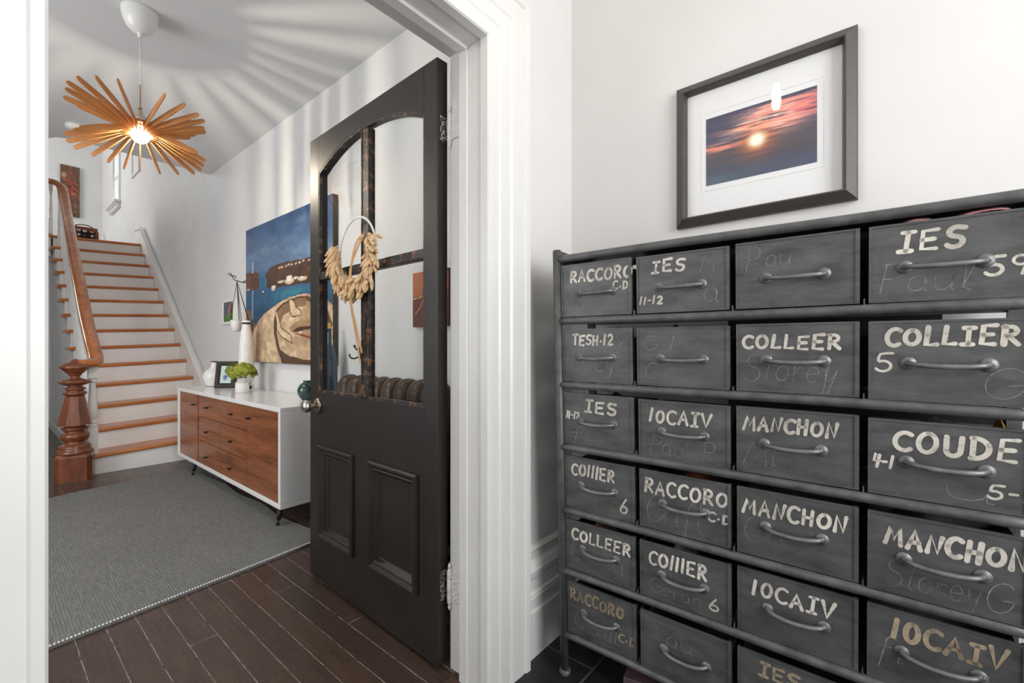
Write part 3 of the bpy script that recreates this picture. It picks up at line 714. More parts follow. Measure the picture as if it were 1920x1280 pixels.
for i in range(NP):
    t = (i + rnd.random() * .9) / NP
    ang = math.radians(158 + t * (376 - 158))     # from the upper left, round the bottom, to the upper right
    rr_ = .142 + rnd.uniform(-.030, .030) * (0.6 + .4 * math.sin(t * PI))
    layer = rnd.random()
    pos = Vector(Wl(.50 + rr_ * math.cos(ang), 1.491 + rr_ * math.sin(ang), .013 + layer * .032))
    sgn = -1 if t < .5 else 1
    tang = Vector((-math.sin(ang), 0, math.cos(ang))) * sgn
    out = Vector((math.cos(ang), 0, math.sin(ang)))
    # plumes lie along the arms, tips fanning outward and down
    d = (-tang * rnd.uniform(.1, .9) * (1 if abs(t - .5) > .1 else .4) + out * rnd.uniform(-.05, 1.0) + Vector((0, rnd.uniform(-.05, .5), -.15))).normalized()
    s_ = rnd.uniform(.78, 1.05)
    mtx = Matrix.Translation(pos) @ d.to_track_quat('Z', 'Y').to_matrix().to_4x4() @ Matrix.Scale(s_, 4)
    plumes.append((layer, mtx))
plumes.sort(key=lambda q: -q[0])
for i, (layer, mtx) in enumerate(plumes):
    if i < 99:
        if first is None: o = first = pl_mb.build('grass_plume', M['plume'], wr)
        else: o = first.copy(); C.objects.link(o); o.parent = wr
        o.matrix_local = mtx
    else:
        one = MB(); one.lathe(prof_p, (0, 0, 0), 8); rest.add([mtx @ Vector(p) for p in one.v], one.f, True)
rs = rest.build('grass_plumes', M['plume'], wr); rs['kind'] = 'stuff'
def strip(pts, wd, th=.0008):
    mb = MB(); P = bez([Vector(p) for p in pts], 6); n = len(P); vs = []
    for i, p in enumerate(P):
        t = (P[min(i + 1, n - 1)] - P[max(i - 1, 0)]).normalized(); wv = t.cross(Vector((0, 1, 0))).normalized() * wd / 2
        for sgn in (-1, 1):
            for dy in (0, th): vs.append(p + wv * sgn + Vector((0, dy, 0)))
    fs = []
    for i in range(n - 1):
        b = i * 4; c = b + 4
        fs += [(b, c, c + 2, b + 2), (b + 1, b + 3, c + 3, c + 1), (b, b + 1, c + 1, c), (b + 2, c + 2, c + 3, b + 3)]
    fs += [(0, 2, 3, 1), (n * 4 - 4, n * 4 - 3, n * 4 - 1, n * 4 - 2)]
    return mb.add(vs, fs, True)
strip([Wl(.385, 1.535, .05), Wl(.42, 1.515, .056), Wl(.452, 1.46, .058), Wl(.468, 1.38, .058), Wl(.478, 1.28, .05), Wl(.474, 1.18, .03), Wl(.466, 1.10, .016), Wl(.46, 1.075, .014)], .012).build('ribbon', M['ribbon'], wr)
strip([Wl(.385, 1.535, .049), Wl(.41, 1.50, .054), Wl(.455, 1.44, .057), Wl(.484, 1.36, .056), Wl(.486, 1.25, .044), Wl(.484, 1.13, .022), Wl(.480, 1.05, .012), Wl(.478, 1.032, .012)], .012).build('ribbon', M['ribbon'], wr)

# ================================================================== RUG
def rugf(u, v):
    # u across (left->right), v near->far
    nr = Vector((1.262, 2.442)); fr_ = Vector((1.243, 4.80)); nl = Vector((-.42, 2.253)); fl_ = Vector((-.42, 4.47))
    p = (nl * (1 - u) + nr * u) * (1 - v) + (fl_ * (1 - u) + fr_ * u) * v
    p.x += .012 * math.sin(v * 21) * u ** 6
    return p
rg = thing('rug', (.4, 3.5, 0), 'grey flatwoven wool rug in front of and under the sideboard', 'rug')
mb = MB(); nx, ny = 60, 80
top = lambda u, v: (*rugf(u, v), .010 + .0012 * math.sin(u * 31) * math.sin(v * 23))
mb.grid(nx, ny, top)
edge = [(i / nx, 0) for i in range(nx)] + [(1, j / ny) for j in range(ny)] + [(1 - i / nx, 1) for i in range(nx)] + [(0, 1 - j / ny) for j in range(ny)]
n = len(edge); vs = [top(*e) for e in edge] + [(*rugf(*e), .0005) for e in edge]
mb.add(vs, [(i, (i + 1) % n, n + (i + 1) % n, n + i) for i in range(n)] + [tuple(n + i for i in range(n))])
mb.build('weave', M['rug'], rg, (.4, 3.5, 0))
mb = MB()
for i in range(150):
    p = rugf((i + .5) / 150, 0.004); mb.lathe([(.0005, .008), (.0035, .0095), (.0042, .0125), (.0025, .015), (.0005, .0158)], (p.x, p.y, 0), 6)
so = mb.build('edge_stitching', M['mat'], rg, (.4, 3.5, 0)); so['label'] = 'white blanket stitching along the near edge'

# ================================================================== SIDEBOARD
sb = thing('sideboard', (1.37, 3.85, 0), 'white lacquered sideboard with walnut doors and drawers on black legs', 'sideboard')
O = (1.37, 3.85, 0)
bx0, bx1, by0, by1, bz0, bz1 = 1.16, 1.578, 2.774, 4.92, .118, .732
T = .030
mb = MB(); mb.box(bx0, bx1, by0, by1, bz1 - T, bz1); mb.box(bx0, bx1, by0, by1, bz0, bz0 + T); mb.box(bx0, bx1, by0, by0 + T, bz0 + T, bz1 - T); mb.box(bx0, bx1, by1 - T - .03, by1, bz0 + T, bz1 - T); mb.box(bx1 - .01, bx1, by0 + T, by1 - T, bz0 + T, bz1 - T)
mb.box(bx0 + .03, bx1 - .01, 4.33, 4.35, bz0 + T, bz1 - T); mb.box(bx0 + .03, bx1 - .01, 3.295, 3.305, bz0 + T, bz1 - T)
mb.build('carcass', M['lacquer'], sb, O, .004)
fx = bx0 + .006; g = .0022
def front(name, y0, y1, z0, z1, hy, hz):
    o = MB().box(fx, fx + .018, y0 + g, y1 - g, z0 + g, z1 - g).build(name, M['walnut'], sb, O, .001)
    for yy in ([hy] if not isinstance(hy, tuple) else hy):
        mb = MB(); mb.tube([(fx - .002, yy, hz), (fx - .018, yy, hz)], .0045, 10); mb.tube([(fx - .019, yy - .021, hz), (fx - .019, yy + .021, hz)], .0055, 10)
        mb.lathe([(.009, 0), (.009, .003), (.004, .004)], (fx - .004, yy, hz), 12, ax='x')
        mb.build('handle', M['black'], o, O)
z_a, z_b = bz0 + T, bz1 - T
front('door', 4.357, by1 - T - .03, z_a, z_b, 4.447, .615)
front('door', by0 + T, 3.305, z_a, z_b, 3.258, .622)
front('drawer', 3.305, 4.335, .530, z_b, (4.116, 3.585), .617)
front('drawer', 3.824, 4.335, .333, .530, 4.116, .423); front('drawer', 3.305, 3.824, .333, .530, 3.592, .422)
front('drawer', 3.824, 4.335, z_a, .333, 4.116, .224); front('drawer', 3.305, 3.824, z_a, .333, 3.603, .225)
for (x, y, dx) in ((1.185, 2.83, -.018), (1.185, 4.50, -.018), (1.54, 2.83, .018), (1.54, 4.50, .018)):
    zf = .0115 if x < 1.25 else .0005
    mb = MB(); mb.lathe([(.028, bz0), (.028, bz0 - .004), (.015, bz0 - .008)], (x, y, 0), 18)
    mb.tube([(x, y, bz0 - .004), (x + dx * .35, y, .05), (x + dx * .8, y, zf + .008), (x + dx * .82, y, zf)], [.016, .0135, .0115, .0118], 14)
    mb.build('leg', M['black'], sb, O)

# ================================================================== THINGS ON AND ABOVE THE SIDEBOARD
ZT = .7325
def lathe_thing(mb_parts, name, loc, label, cat):
    t = thing(name, loc, label, cat)
    for (pn, prof, m, n) in mb_parts:
        mb = MB(); mb.lathe(prof, (0, 0, 0), n); mb.build(pn, m, t)
    return t
lathe_thing([('body', [(.056, 0), (.062, .006), (.084, .05), (.093, .085), (.089, .115), (.068, .145), (.040, .165), (.028, .18), (.026, .20), (.026, .222)], M['porcelain'], 32), ('rim', [(.0262, .222), (.0275, .224), (.0275, .232), (.022, .232), (.022, .222)], M['iron'], 28), ('base_ring', [(.052, -.0005), (.058, -.0005), (.060, .006), (.052, .006)], M['iron'], 28)],
            'bottle_vase', (1.42, 4.815, ZT + .0005), 'white bottle vase with round belly and dark rim left of the photo frame', 'vase')
# black photo frame leaning back
fl_ang = math.radians(11)
pf = thing('photo_frame', (1.413, 4.515, ZT), 'black photo frame with blue flower picture standing on the sideboard', 'photo frame', rot=(0, 0, math.radians(-43)))
fw, fh = .175, .238
cs, sn = math.cos(fl_ang), math.sin(fl_ang)
FL = lambda a, b, d: (a, -d * cs + b * sn, b * cs + d * sn + .002)
mb = MB(); mb.frame(-fw / 2, fw / 2, 0, fh, [(0, -.012), (0, .006), (.004, .010), (.030, .010), (.036, .004), (.040, .004), (.040, -.002)], FL); mb.prism([(-fw / 2, 0), (fw / 2, 0), (fw / 2, fh), (-fw / 2, fh)], FL, -.014, -.010)
mb.build('frame', M['dframe'], pf)
mb = MB(); mb.bar(FL(0, .18, -.014), (0, .12, .002), (.025, 0, 0), (0, .002, 0)); mb.build('easel_leg', M['dframe'], pf)
def blue_flower(U, V):
    c = np.zeros(U.shape + (3,)); c[...] = (196, 214, 210)
    n = fbm(U * 7, V * 9, 3); n2 = fbm(U * 16, V * 18, 9)
    blend(c, (n2 - .45) * 3, (120, 168, 140))
    for (x, y, r) in ((.5, .68, .24), (.45, .34, .26), (.72, .45, .16)):
        d = np.hypot((U - x), (V - y) * 1.2); blend(c, (r - d) * 12 * n, (70, 98, 176)); blend(c, (r * .55 - d) * 10 * n2, (44, 52, 120))
    blend(c, (n2 - .62) * 6, (235, 240, 238)); return c
art('picture', fw - .08, fh - .08, 50, 66, blue_flower, M['print'], pf, lambda a, b: FL(a - fw / 2 + .04, b + .04, -.001))
# small jug
jg = lathe_thing([('body', [(.045, 0), (.050, .003), (.050, .07), (.047, .082), (.034, .094), (.031, .10), (.031, .112), (.036, .12), (.033, .12), (.028, .11), (.028, .095)], M['porcelain'], 32)],
                 'milk_jug', (1.36, 3.95, ZT), 'small white milk jug holding a green hydrangea bloom', 'jug')
mb = MB(); mb.tube(bez([(.030, -.015, .112), (.052, -.026, .118), (.068, -.034, .098), (.064, -.032, .07), (.046, -.022, .055)], 5), .0045, 8); mb.build('handle', M['porcelain'], jg)
# hydrangea bloom in the jug
hy = thing('hydrangea', (1.36, 3.95, ZT + .095), 'lime green hydrangea bloom with one dark leaf in the white jug', 'flower')
MB().tube([(0, 0, -.07), (0, 0, .02), (-.005, .0, .06)], .004, 8).build('stem', M['leaf'], hy)
mb = MB()
for i in range(600):
    q = rnd.uniform(0, 2 * PI); u = rnd.random() ** .5; ph = rnd.uniform(-.6, 1)
    # domed cluster wider than tall
    ex, ey, ez = .105, .09, .060
    d = Vector((math.cos(q) * math.sqrt(max(0, 1 - ph * ph)), math.sin(q) * math.sqrt(max(0, 1 - ph * ph)), ph))
    c = Vector((d.x * ex - .005, d.y * ey + .000, d.z * ez + .075 + .012 * math.sin(q * 3))) * 1.0
    nrm = (d + Vector((rnd.uniform(-.4, .4), rnd.uniform(-.4, .4), rnd.uniform(-.4, .4)))).normalized()
    a = nrm.orthogonal().normalized(); b = nrm.cross(a); r = rnd.uniform(.008, .013)
    for k in range(4):
        th = k * PI / 2 + rnd.random() * .3; e1 = a * math.cos(th) + b * math.sin(th); e2 = nrm.cross(e1)
        mb.add([c, c + e1 * r * .6 + e2 * r * .5 + nrm * .002, c + e1 * r * 1.15 + nrm * .004, c + e1 * r * .6 - e2 * r * .5 + nrm * .002], [(0, 1, 2, 3)])
for k in range(40):
    q = rnd.uniform(0, 2 * PI); mb.tube([(0, 0, .0), (-.005 + .07 * math.cos(q), .06 * math.sin(q), .07)], .0012, 4)
mb.build('flower_head', M['hydr'], hy, fix=False)
def leaff(u, v):
    L = .12; wdt = .040 * math.sin(PI * min(1, max(0.02, u)) ** .8); x = u * L
    return Vector((.030 + x * .35, -.02 - x * .85, .055 + .035 * math.sin(u * 1.7) - .055 * u * u + abs(v - .5) * .010)) + Vector((.85, .35, .12)) * ((v - .5) * wdt * 2)
MB().grid(12, 6, leaff).build('leaf', M['leaf'], hy, fix=False)
# tall embossed vase
def tall_prof():
    return [(.052, 0), (.056, .01), (.058, .10), (.060, .25), (.055, .40), (.044, .50), (.034, .56), (.031, .585), (.0335, .592)]
tv = thing('embossed_vase', (1.46, 4.15, ZT), 'tall white vase with scaly embossed surface behind the hydrangea', 'vase')
mb = MB(); pr = tall_prof(); n_ = 48
from bisect import bisect
def rad(h):
    for (r1, h1), (r2, h2) in zip(pr[:-1], pr[1:]):
        if h1 <= h <= h2: return r1 + (r2 - r1) * (h - h1) / (h2 - h1)
    return pr[-1][0]
rows = 110; vs = []
for i in range(rows + 1):
    h = .592 * i / rows
    for k in range(n_ * 2):
        q = PI * k / n_
        em = .0035 * max(0, math.sin(q * 16 + (h / .022) * PI)) * max(0, math.sin(h / .592 * PI * 54)) ** 1 + .0025 * max(0, math.cos(q * 16 + (h / .022) * PI))
        r = rad(h) + (em if .02 < h < .57 else 0); vs.append((r * math.cos(q) * .93, r * math.sin(q) * .93, h * .95))
mm = n_ * 2
mb.add(vs, [(i * mm + k, i * mm + (k + 1) % mm, (i + 1) * mm + (k + 1) % mm, (i + 1) * mm + k) for i in range(rows) for k in range(mm)] + [tuple(reversed(range(mm)))], True)
mb.build('body', M['porcelain'], tv)
mb = MB(); mb.lathe([(.031, .559), (.034, .562), (.034, .574), (.028, .574), (.028, .559)], (0, 0, 0), 28); mb.build('rim', M['iron'], tv)
mb = MB(); mb.prism([(-.017, .01), (.017, .01), (.017, .06), (-.017, .06)], lambda a, b, d: (a * .5 - .046, -a * .86 - .040 , b), 0, 0.001); mb.bar((.0, -.0615, .012), (.0, -.0635, .058), (.02, 0, 0), (0, .001, 0)); mb.build('tag', M['black'], tv)
# blue bottle and green vase at the door end of the sideboard
lathe_thing([('body', [(.048, 0), (.052, .006), (.054, .06), (.052, .22), (.046, .29), (.034, .34), (.021, .375), (.0155, .40), (.0145, .46), (.0150, .478), (.017, .48), (.017, .49), (.011, .49)], M['bluegl'], 32)],
            'glass_bottle', (1.50, 2.832, ZT), 'dark blue glass bottle with long neck seen through the door pane', 'bottle')
lathe_thing([('body', [(.030, 0), (.034, .004), (.052, .025), (.062, .055), (.062, .075), (.052, .10), (.036, .117), (.024, .122), (.024, .132), (.028, .136), (.022, .136)], M['greengl'], 32)],
            'round_vase', (1.455, 3.05, ZT), 'small round dark green glazed vase just behind the door edge', 'vase')
# big harbour painting
def harbour(U, V):
    c = np.zeros(U.shape + (3,))
    U = U + .012 * (fbm(U * 14, V * 14, 61) - .5); V = V + .012 * (fbm(U * 16, V * 12, 71) - .5)
    n = fbm(U * 4, V * 14, 1); n2 = fbm(U * 22, V * 30, 5); n3 = fbm(U * 9, V * 4, 21)
    g = np.clip((V - .62) / .38, 0, 1)
    for i, (lo, hi) in enumerate(zip((102, 128, 160), (44, 78, 122))): c[..., i] = lo * (1 - g) + hi * g
    blend(c, (n - .5) * 1.2, (126, 150, 178)); blend(c, (.5 - n) * .9, (48, 70, 108))
    sea = V < .655
    cs_ = np.zeros_like(c)
    for i, (lo, hi) in enumerate(zip((22, 52, 84), (50, 100, 142))): cs_[..., i] = lo + (hi - lo) * np.clip((V - .15) / .45, 0, 1)
    blend(cs_, (n - .48) * 2.2, (40, 116, 148)); blend(cs_, .8 * np.exp(-((U - .6) / .2) ** 2 - ((V - .475) / .03) ** 2), (52, 138, 158))
    c[sea] = cs_[sea]
    br = np.stack([70 + 30 * n2, 46 + 22 * n2, 32 + 16 * n2], -1)
    m = inpoly(U, V, [(.27, .62), (.30, .645), (.34, .668), (.49, .682), (.734, .668), (1, .655), (1, .6), (.27, .6)]); c[m] = br[m] * .95
    m = inpoly(U, V, [(.293, .641), (.45, .625), (1, .615), (1, .50), (.734, .515), (.45, .52), (.293, .527)]); c[m] = br[m] * .88
    m = inpoly(U, V, [(0, .672), (.14, .668), (.188, .645), (.188, .53), (.10, .535), (0, .553)]); c[m] = br[m] * 1.15
    for x, y in [(.45, .648), (.48, .652), (.53, .65), (.56, .656), (.6, .652), (.64, .655), (.68, .652), (.72, .655), (.78, .65)]: put(c, (abs(U - x) < .012) & (abs(V - y) < .006), (206, 178, 150))
    put(c, seg(U, V, [(.1, .665), (.1, .735)], .005), (214, 220, 226)); put(c, seg(U, V, [(.1, .525), (.1, .33)], .008), (150, 178, 200), .75)
    for x, y, a_, b_ in [(.568, .548, .055, .020), (.71, .55, .05, .018), (.383, .525, .026, .026), (.47, .555, .04, .010), (.245, .508, .02, .02), (.64, .56, .03, .008), (.02, .545, .04, .006)]:
        d = ((U - x) / a_) ** 2 + ((V - y) / b_) ** 2; put(c, (d < 1) & (V < y + b_ * .5), (200, 182, 156) if x != .245 else (70, 60, 55)); put(c, (d < .25) & (V > y), (232, 224, 210))
    put(c, inpoly(U, V, [(.535, .56), (.60, .56), (.595, .58), (.54, .58)]), (220, 210, 196))
    wood_ = np.stack([112 + 40 * n3, 76 + 30 * n3, 50 + 20 * n3], -1)
    m = inpoly(U, V, [(0, .40), (.078, .392), (.085, .31), (.149, .282), (.10, .20), (.047, .10), (.016, 0), (0, 0)]); c[m] = wood_[m]
    put(c, inpoly(U, V, [(0, .24), (.06, .27), (.03, .05), (0, 0)]), (62, 40, 30))
    hull = inpoly(U, V, [(.010, 0), (.016, .021), (.06, .125), (.129, .251), (.2, .315), (.283, .357), (.426, .407), (.559, .439), (.734, .447), (.85, .43), (.95, .39), (1, .35), (1, 0)])
    cr_ = np.stack([190 + 40 * n2, 160 + 40 * n2, 122 + 40 * n2], -1); c[hull] = cr_[hull]
    blend(c, hull * np.clip((n3 - .5) * 3, 0, .6), (150, 116, 84))
    rim = [(.494, .02), (.44, .10), (.405, .20), (.40, .30), (.43, .36), (.494, .392), (.637, .42), (.76, .415), (.93, .35), (.98, .24)]
    put(c, seg(U, V, rim, .016) & hull, (96, 68, 46))
    put(c, inpoly(U, V, [(.43, .35), (.494, .392), (.637, .42), (.75, .418), (.75, .37), (.60, .36), (.50, .32), (.44, .25)]), (142, 108, 78))
    put(c, inpoly(U, V, [(.56, .235), (.64, .275), (.74, .285), (.93, .28), (.95, .25), (.70, .235), (.60, .205)]), (172, 136, 100))
    put(c, inpoly(U, V, [(.598, .205), (.65, .232), (.70, .242), (.80, .24), (.86, .225), (.74, .222), (.66, .205)]), (74, 48, 34))
    put(c, inpoly(U, V, [(.62, .200), (.70, .196), (.82, .178), (.82, .162), (.70, .180)]), (146, 66, 40))
    put(c, inpoly(U, V, [(.80, .28), (.98, .25), (.98, .20), (.82, .23)]), (212, 152, 70))
    for P in ([(.405, .36), (.418, .365), (.445, .30), (.47, .245), (.53, .215), (.585, .19), (.608, .135), (.55, .155), (.47, .185), (.42, .235)], [(.565, .42), (.60, .425), (.628, .40), (.64, .37), (.69, .345), (.695, .315), (.60, .31), (.575, .34)]):
        m = inpoly(U, V, P); put(c, m, (222, 194, 150)); put(c, seg(U, V, P + P[:1], .004), (110, 78, 52))
    put(c, inpoly(U, V, [(.494, .0), (.452, .094), (.56, .055), (.734, .03), (.88, .04), (1, .12), (1, 0)]), (92, 62, 42))
    put(c, seg(U, V, [(.40, .30), (.43, .13), (.50, 0)], .006), (70, 48, 34))
    c = c * (0.84 + .32 * n2[..., None]); g_ = c.mean(-1, keepdims=True); return g_ + (c - g_) * .88
hp = thing('painting', (XH, 3.671, 1.56), 'large oil painting of harbour and beached white boat above the sideboard', 'painting')
O = (XH, 3.671, 1.56)
PX = XH - .038
MB().box(PX, XH - .001, 2.898, 4.444, .967, 2.155).build('stretcher', M['canvasedge'], hp, O)
def xf_h(a, b): return (PX - .0012 - XH, 4.444 - a - 3.671, .967 + b - 1.56)
art('canvas', 1.546, 1.188, 230, 176, harbour, M['art'], hp, xf_h)
# small white framed portrait
sp = thing('small_picture', (XH, 4.96, 1.445), 'small white framed painting beside the hanging pots', 'picture'); O = (XH, 4.96, 1.445)
mb = MB(); mb.frame(4.80, 5.125, 1.325, 1.565, [(0, 0), (0, .022), (.022, .022), (.025, .012)], lambda a, b, d: (XH - .001 - d, a, b)); mb.box(XH - .012, XH - .001, 4.81, 5.11, 1.335, 1.555); mb.build('frame', M['white'], sp, O)
def portrait(U, V):
    c = np.zeros(U.shape + (3,)); c[...] = (92, 96, 120); n = fbm(U * 8, V * 8, 4)
    blend(c, (n - .4) * 1.5, (60, 62, 76)); put(c, V < .30 + .12 * n, (70, 110, 52))
    put(c, inpoly(U, V, [(.35, .2), (.45, .55), (.62, .95), (.95, 1), (1, .2)]), (178, 128, 104)); put(c, inpoly(U, V, [(.6, .5), (.7, .9), (1, 1), (1, .3)]), (112, 70, 50))
    put(c, inpoly(U, V, [(.3, .22), (.55, .48), (.9, .4), (1, .15)]), (80, 132, 62)); return c * (.85 + .3 * n[..., None])
art('picture', .275, .19, 40, 30, portrait, M['print'], sp, lambda a, b: (-.0135, 5.10 - a - 4.96, 1.35 + b - 1.445))
# iron bracket and two hanging pots
bk = thing('wall_bracket', (XH, 4.462, 1.70), 'black wrought iron scroll bracket on the wall at the painting edge', 'bracket'); O = (XH, 4.462, 1.70)
mb = MB()
mb.box(XH - .006, XH - .001, 4.452, 4.472, 1.66, 1.74)
mb.tube([(XH - .003, 4.462, 1.685), (1.53, 4.466, 1.687), (1.478, 4.47, 1.70)], .004, 8)
mb.tube(bez([(XH - .003, 4.462, 1.73), (1.56, 4.464, 1.70), (1.545, 4.465, 1.692)], 6), .0035, 8)
mb.tube(bez([(1.478, 4.47, 1.70), (1.462, 4.47, 1.72), (1.472, 4.47, 1.738), (1.486, 4.47, 1.73), (1.482, 4.47, 1.715)], 6), .0035, 8)
for dy in (-.014, .012, .026): mb.tube(bez([(1.466, 4.47, 1.728), (1.45, 4.475 + dy, 1.745), (1.437, 4.478 + dy * 1.6, 1.762)], 5), [.003 - .0001 * i for i in range(11)], 6)
mb.build('scroll', M['iron'], bk, O)
def hanging_pot(x, y, r, h, ztop, label):
    t = thing('hanging_pot', (x, y, ztop - h), label, 'planter', 'hanging pots under the iron bracket')
    mb = MB(); mb.lathe([(r * .45, 0), (r * .75, h * .10), (r * .95, h * .38), (r, h * .7), (r * .98, h), (r * .90, h), (r * .90, h * .85), (r * .3, h * .8)], (0, 0, 0), 28); mb.build('pot', M['porcelain'], t)
    mb = MB(); e = Vector((1.496 - x, 4.468 - y, 1.69 - ztop + h))
    for q in (.6, 2.7, 4.8): mb.tube([(r * .97 * math.cos(q), r * .97 * math.sin(q), h - .002), e], .0022, 6)
    mb.build('cord', M['iron'] if x < 1.53 else M['darkcl'], t); return t
hanging_pot(1.497, 4.487, .047, .105, 1.342, 'nearer and lower-left white pot hanging from the iron bracket')
hanging_pot(1.508, 4.285, .038, .085, 1.332, 'white hanging pot half hidden behind the embossed vase')

# ================================================================== BEHIND THE DOOR: radiator, red painting, hook
ra = thing('radiator', (1.50, 2.28, 0), 'ornate bronze cast iron radiator against the wall behind the door', 'radiator'); O = (1.50, 2.28, 0)
pitch = .117
def rad_section(yc, end):
    mb = MB(); hw = .052; dx = .075; H = .925; zb = .085
    out = []
    for i in range(25):
        q = PI * i / 24; out.append((dx * math.cos(q), H - dx * .9 + dx * .9 * math.sin(q)))
    out = [(dx, zb)] + out + [(-dx, zb)]
    rows = [(-hw, .80), (-hw * .92, .90), (-hw * .55, .985), (0, 1.0), (hw * .55, .985), (hw * .92, .90), (hw, .80)]
    n = len(out); vs = []
    for yo, s in rows:
        for a, b in out: vs.append((1.50 + a * s, yc + yo, zb + (b - zb) * (1 - (1 - s) * .16)))
    fs = [(i * n + k, i * n + (k + 1) % n, (i + 1) * n + (k + 1) % n, (i + 1) * n + k) for i in range(len(rows) - 1) for k in range(n)]
    mb.add(vs, fs + [tuple(range(n)), tuple((len(rows) - 1) * n + k for k in range(n))], True)
    # raised scrollwork
    for (x, z, r) in ((1.428, .80, .026), (1.428, .70, .034), (1.428, .58, .030), (1.428, .45, .034), (1.428, .32, .03)):
        mb.tube([(x - .0005, yc + r * math.cos(q) * (1 - q / 14), z + r * 1.3 * math.sin(q) * (1 - q / 14)) for q in [i * .35 for i in range(30)]], .0028, 6)
    for k in range(-2, 3):
        mb.tube([(1.50 + dx * 1.0 * math.cos(q), yc + k * .014, H - dx * .9 + dx * .905 * math.sin(q) - abs(k) * .004) for q in [PI * .1 + i * PI * .8 / 14 for i in range(15)]], .003, 6)
    if end:
        for x in (1.45, 1.55): mb.tube([(x, yc, .10), (x, yc, .03), (x, yc, .0005)], [.022, .016, .024], 12)
    return mb
for i in range(8):
    rad_section(1.745 + i * pitch, i in (0, 7)).build('section', M['radiator'], ra, O, fix=True)
rp = thing('red_painting', (XH, 1.89, 1.362), 'small unframed red and brown still life canvas above the radiator', 'painting'); O = (XH, 1.89, 1.362)
MB().box(XH - .022, XH - .001, 1.741, 2.04, 1.211, 1.516).build('stretcher', M['canvasedge'], rp, O)
def redart(U, V):
    c = np.zeros(U.shape + (3,)); c[...] = (128, 44, 30); n = fbm(U * 7, V * 7, 8)
    put(c, V > .62, (150, 62, 40)); put(c, (V < .62) & (V > .30), (112, 42, 36)); put(c, V < .30, (104, 50, 36))
    put(c, (U < .3) & (V > .55), (186, 110, 64)); put(c, seg(U, V, [(0, .52), (.3, .55)], .012), (212, 170, 120)); put(c, seg(U, V, [(.08, .24), (.2, .34), (.32, .52)], .010), (216, 178, 120))
    put(c, inpoly(U, V, [(.68, .5), (.74, .52), (.96, .29), (.94, .26), (.72, .36)]), (226, 196, 160)); put(c, seg(U, V, [(.70, .68), (.95, .66)], .014), (70, 28, 22)); put(c, seg(U, V, [(.7, .80), (.78, .81)], .010), (236, 210, 180))
    put(c, (U > .7) & (V > .93), (74, 30, 22)); return c * (.85 + .3 * n[..., None])
art('canvas', .299, .305, 60, 60, redart, M['art'], rp, lambda a, b: (-.0235, 2.04 - a - 1.89, 1.211 + b - 1.362))
hk = thing('coat_hook', (XH, 2.62, 1.06), 'small dark iron coat hook on the wall seen through the door pane', 'hook'); O = (XH, 2.62, 1.06)
mb = MB(); mb.box(XH - .005, XH - .001, 2.608, 2.632, 1.02, 1.10); mb.tube(bez([(XH - .004, 2.62, 1.075), (1.575, 2.62, 1.082), (1.56, 2.62, 1.10)], 5), .005, 8); mb.tube(bez([(XH - .004, 2.62, 1.04), (1.565, 2.622, 1.025), (1.535, 2.625, 1.03), (1.525, 2.626, 1.055)], 5), .005, 8); mb.lathe([(.001, -.009), (.008, -.004), (.008, .004), (.001, .009)], (1.56, 2.62, 1.105), 12)
mb.build('hook', M['iron'], hk, O)

# ================================================================== FRAMED SUNSET PRINT
fp = thing('framed_print', (XR, .29, 1.735), 'dark framed sunset photograph in white mat above the drawer cabinet', 'picture'); O = (XR, .29, 1.735)
fy0, fy1, fz0, fz1 = .047, .534, 1.5005, 1.972
WF = lambda a, b, d: (XR - .001 - d, a, b)
mb = MB(); mb.frame(fy0, fy1, fz0, fz1, [(0, 0), (0, .016), (.002, .019), (.024, .034), (.027, .034), (.030, .028), (.034, .012), (.034, .006)], WF); mb.build('frame', M['pframe'], fp, O)
MB().prism([(fy0 + .02, fz0 + .02), (fy1 - .02, fz0 + .02), (fy1 - .02, fz1 - .02), (fy0 + .02, fz1 - .02)], WF, .001, .006).build('mat', M['mat'], fp, O)
mb = MB(); mb.frame(.122, .456, 1.610, 1.865, [(0, .0062), (0, .0068), (.0015, .0068), (.0015, .0062)], WF); mb.build('mat_line', M['cord'], fp, O)
def sunset(U, V):
    c = np.zeros(U.shape + (3,)); n = fbm(U * 3.5, V * 34, 2, 5); n2 = fbm(U * 6, V * 60, 12, 4); n3 = fbm(U * 2, V * 9, 30)
    for i, (lo, hi) in enumerate(zip((74, 82, 104), (66, 68, 92))): c[..., i] = lo * (1 - V) + hi * V
    blend(c, .75 * np.exp(-((V - .38) / .17) ** 2), (84, 72, 70)); blend(c, (n3 - .5) * 1.3, (92, 92, 108)); blend(c, (.42 - n) * 2.2, (48, 52, 78))
    hot = np.exp(-((U - .60) / .32) ** 2 - ((V - .70 - .12 * (U - .5)) / .15) ** 2)
    hot = np.maximum(hot, .8 * np.exp(-((U - .72) / .3) ** 2 - ((V - .86) / .09) ** 2)); blend(c, hot * (n - .33) * 9, (238, 150, 136)); blend(c, hot * (n2 - .44) * 7, (254, 214, 196))
    le = np.exp(-((U - .12) / .22) ** 2 - ((V - .52) / .06) ** 2); blend(c, le * (n - .36) * 9, (232, 140, 124))
    ri = np.exp(-((U - .96) / .16) ** 2 - ((V - .80) / .13) ** 2); blend(c, ri * (n2 - .4) * 6, (226, 118, 120))
    d = np.hypot((U - .49) / .10, (V - .50) / .13); blend(c, np.exp(-(d / 1.6) ** 2) * (.55 + .5 * n), (240, 118, 70)); blend(c, np.exp(-(d / .9) ** 4) * 1.0, (255, 226, 178)); blend(c, np.exp(-(d / .62) ** 6), (255, 250, 238))
    blend(c, .5 * np.exp(-((V - .04) / .1) ** 2 - ((U - .1) / .3) ** 2), (88, 116, 128)); return c
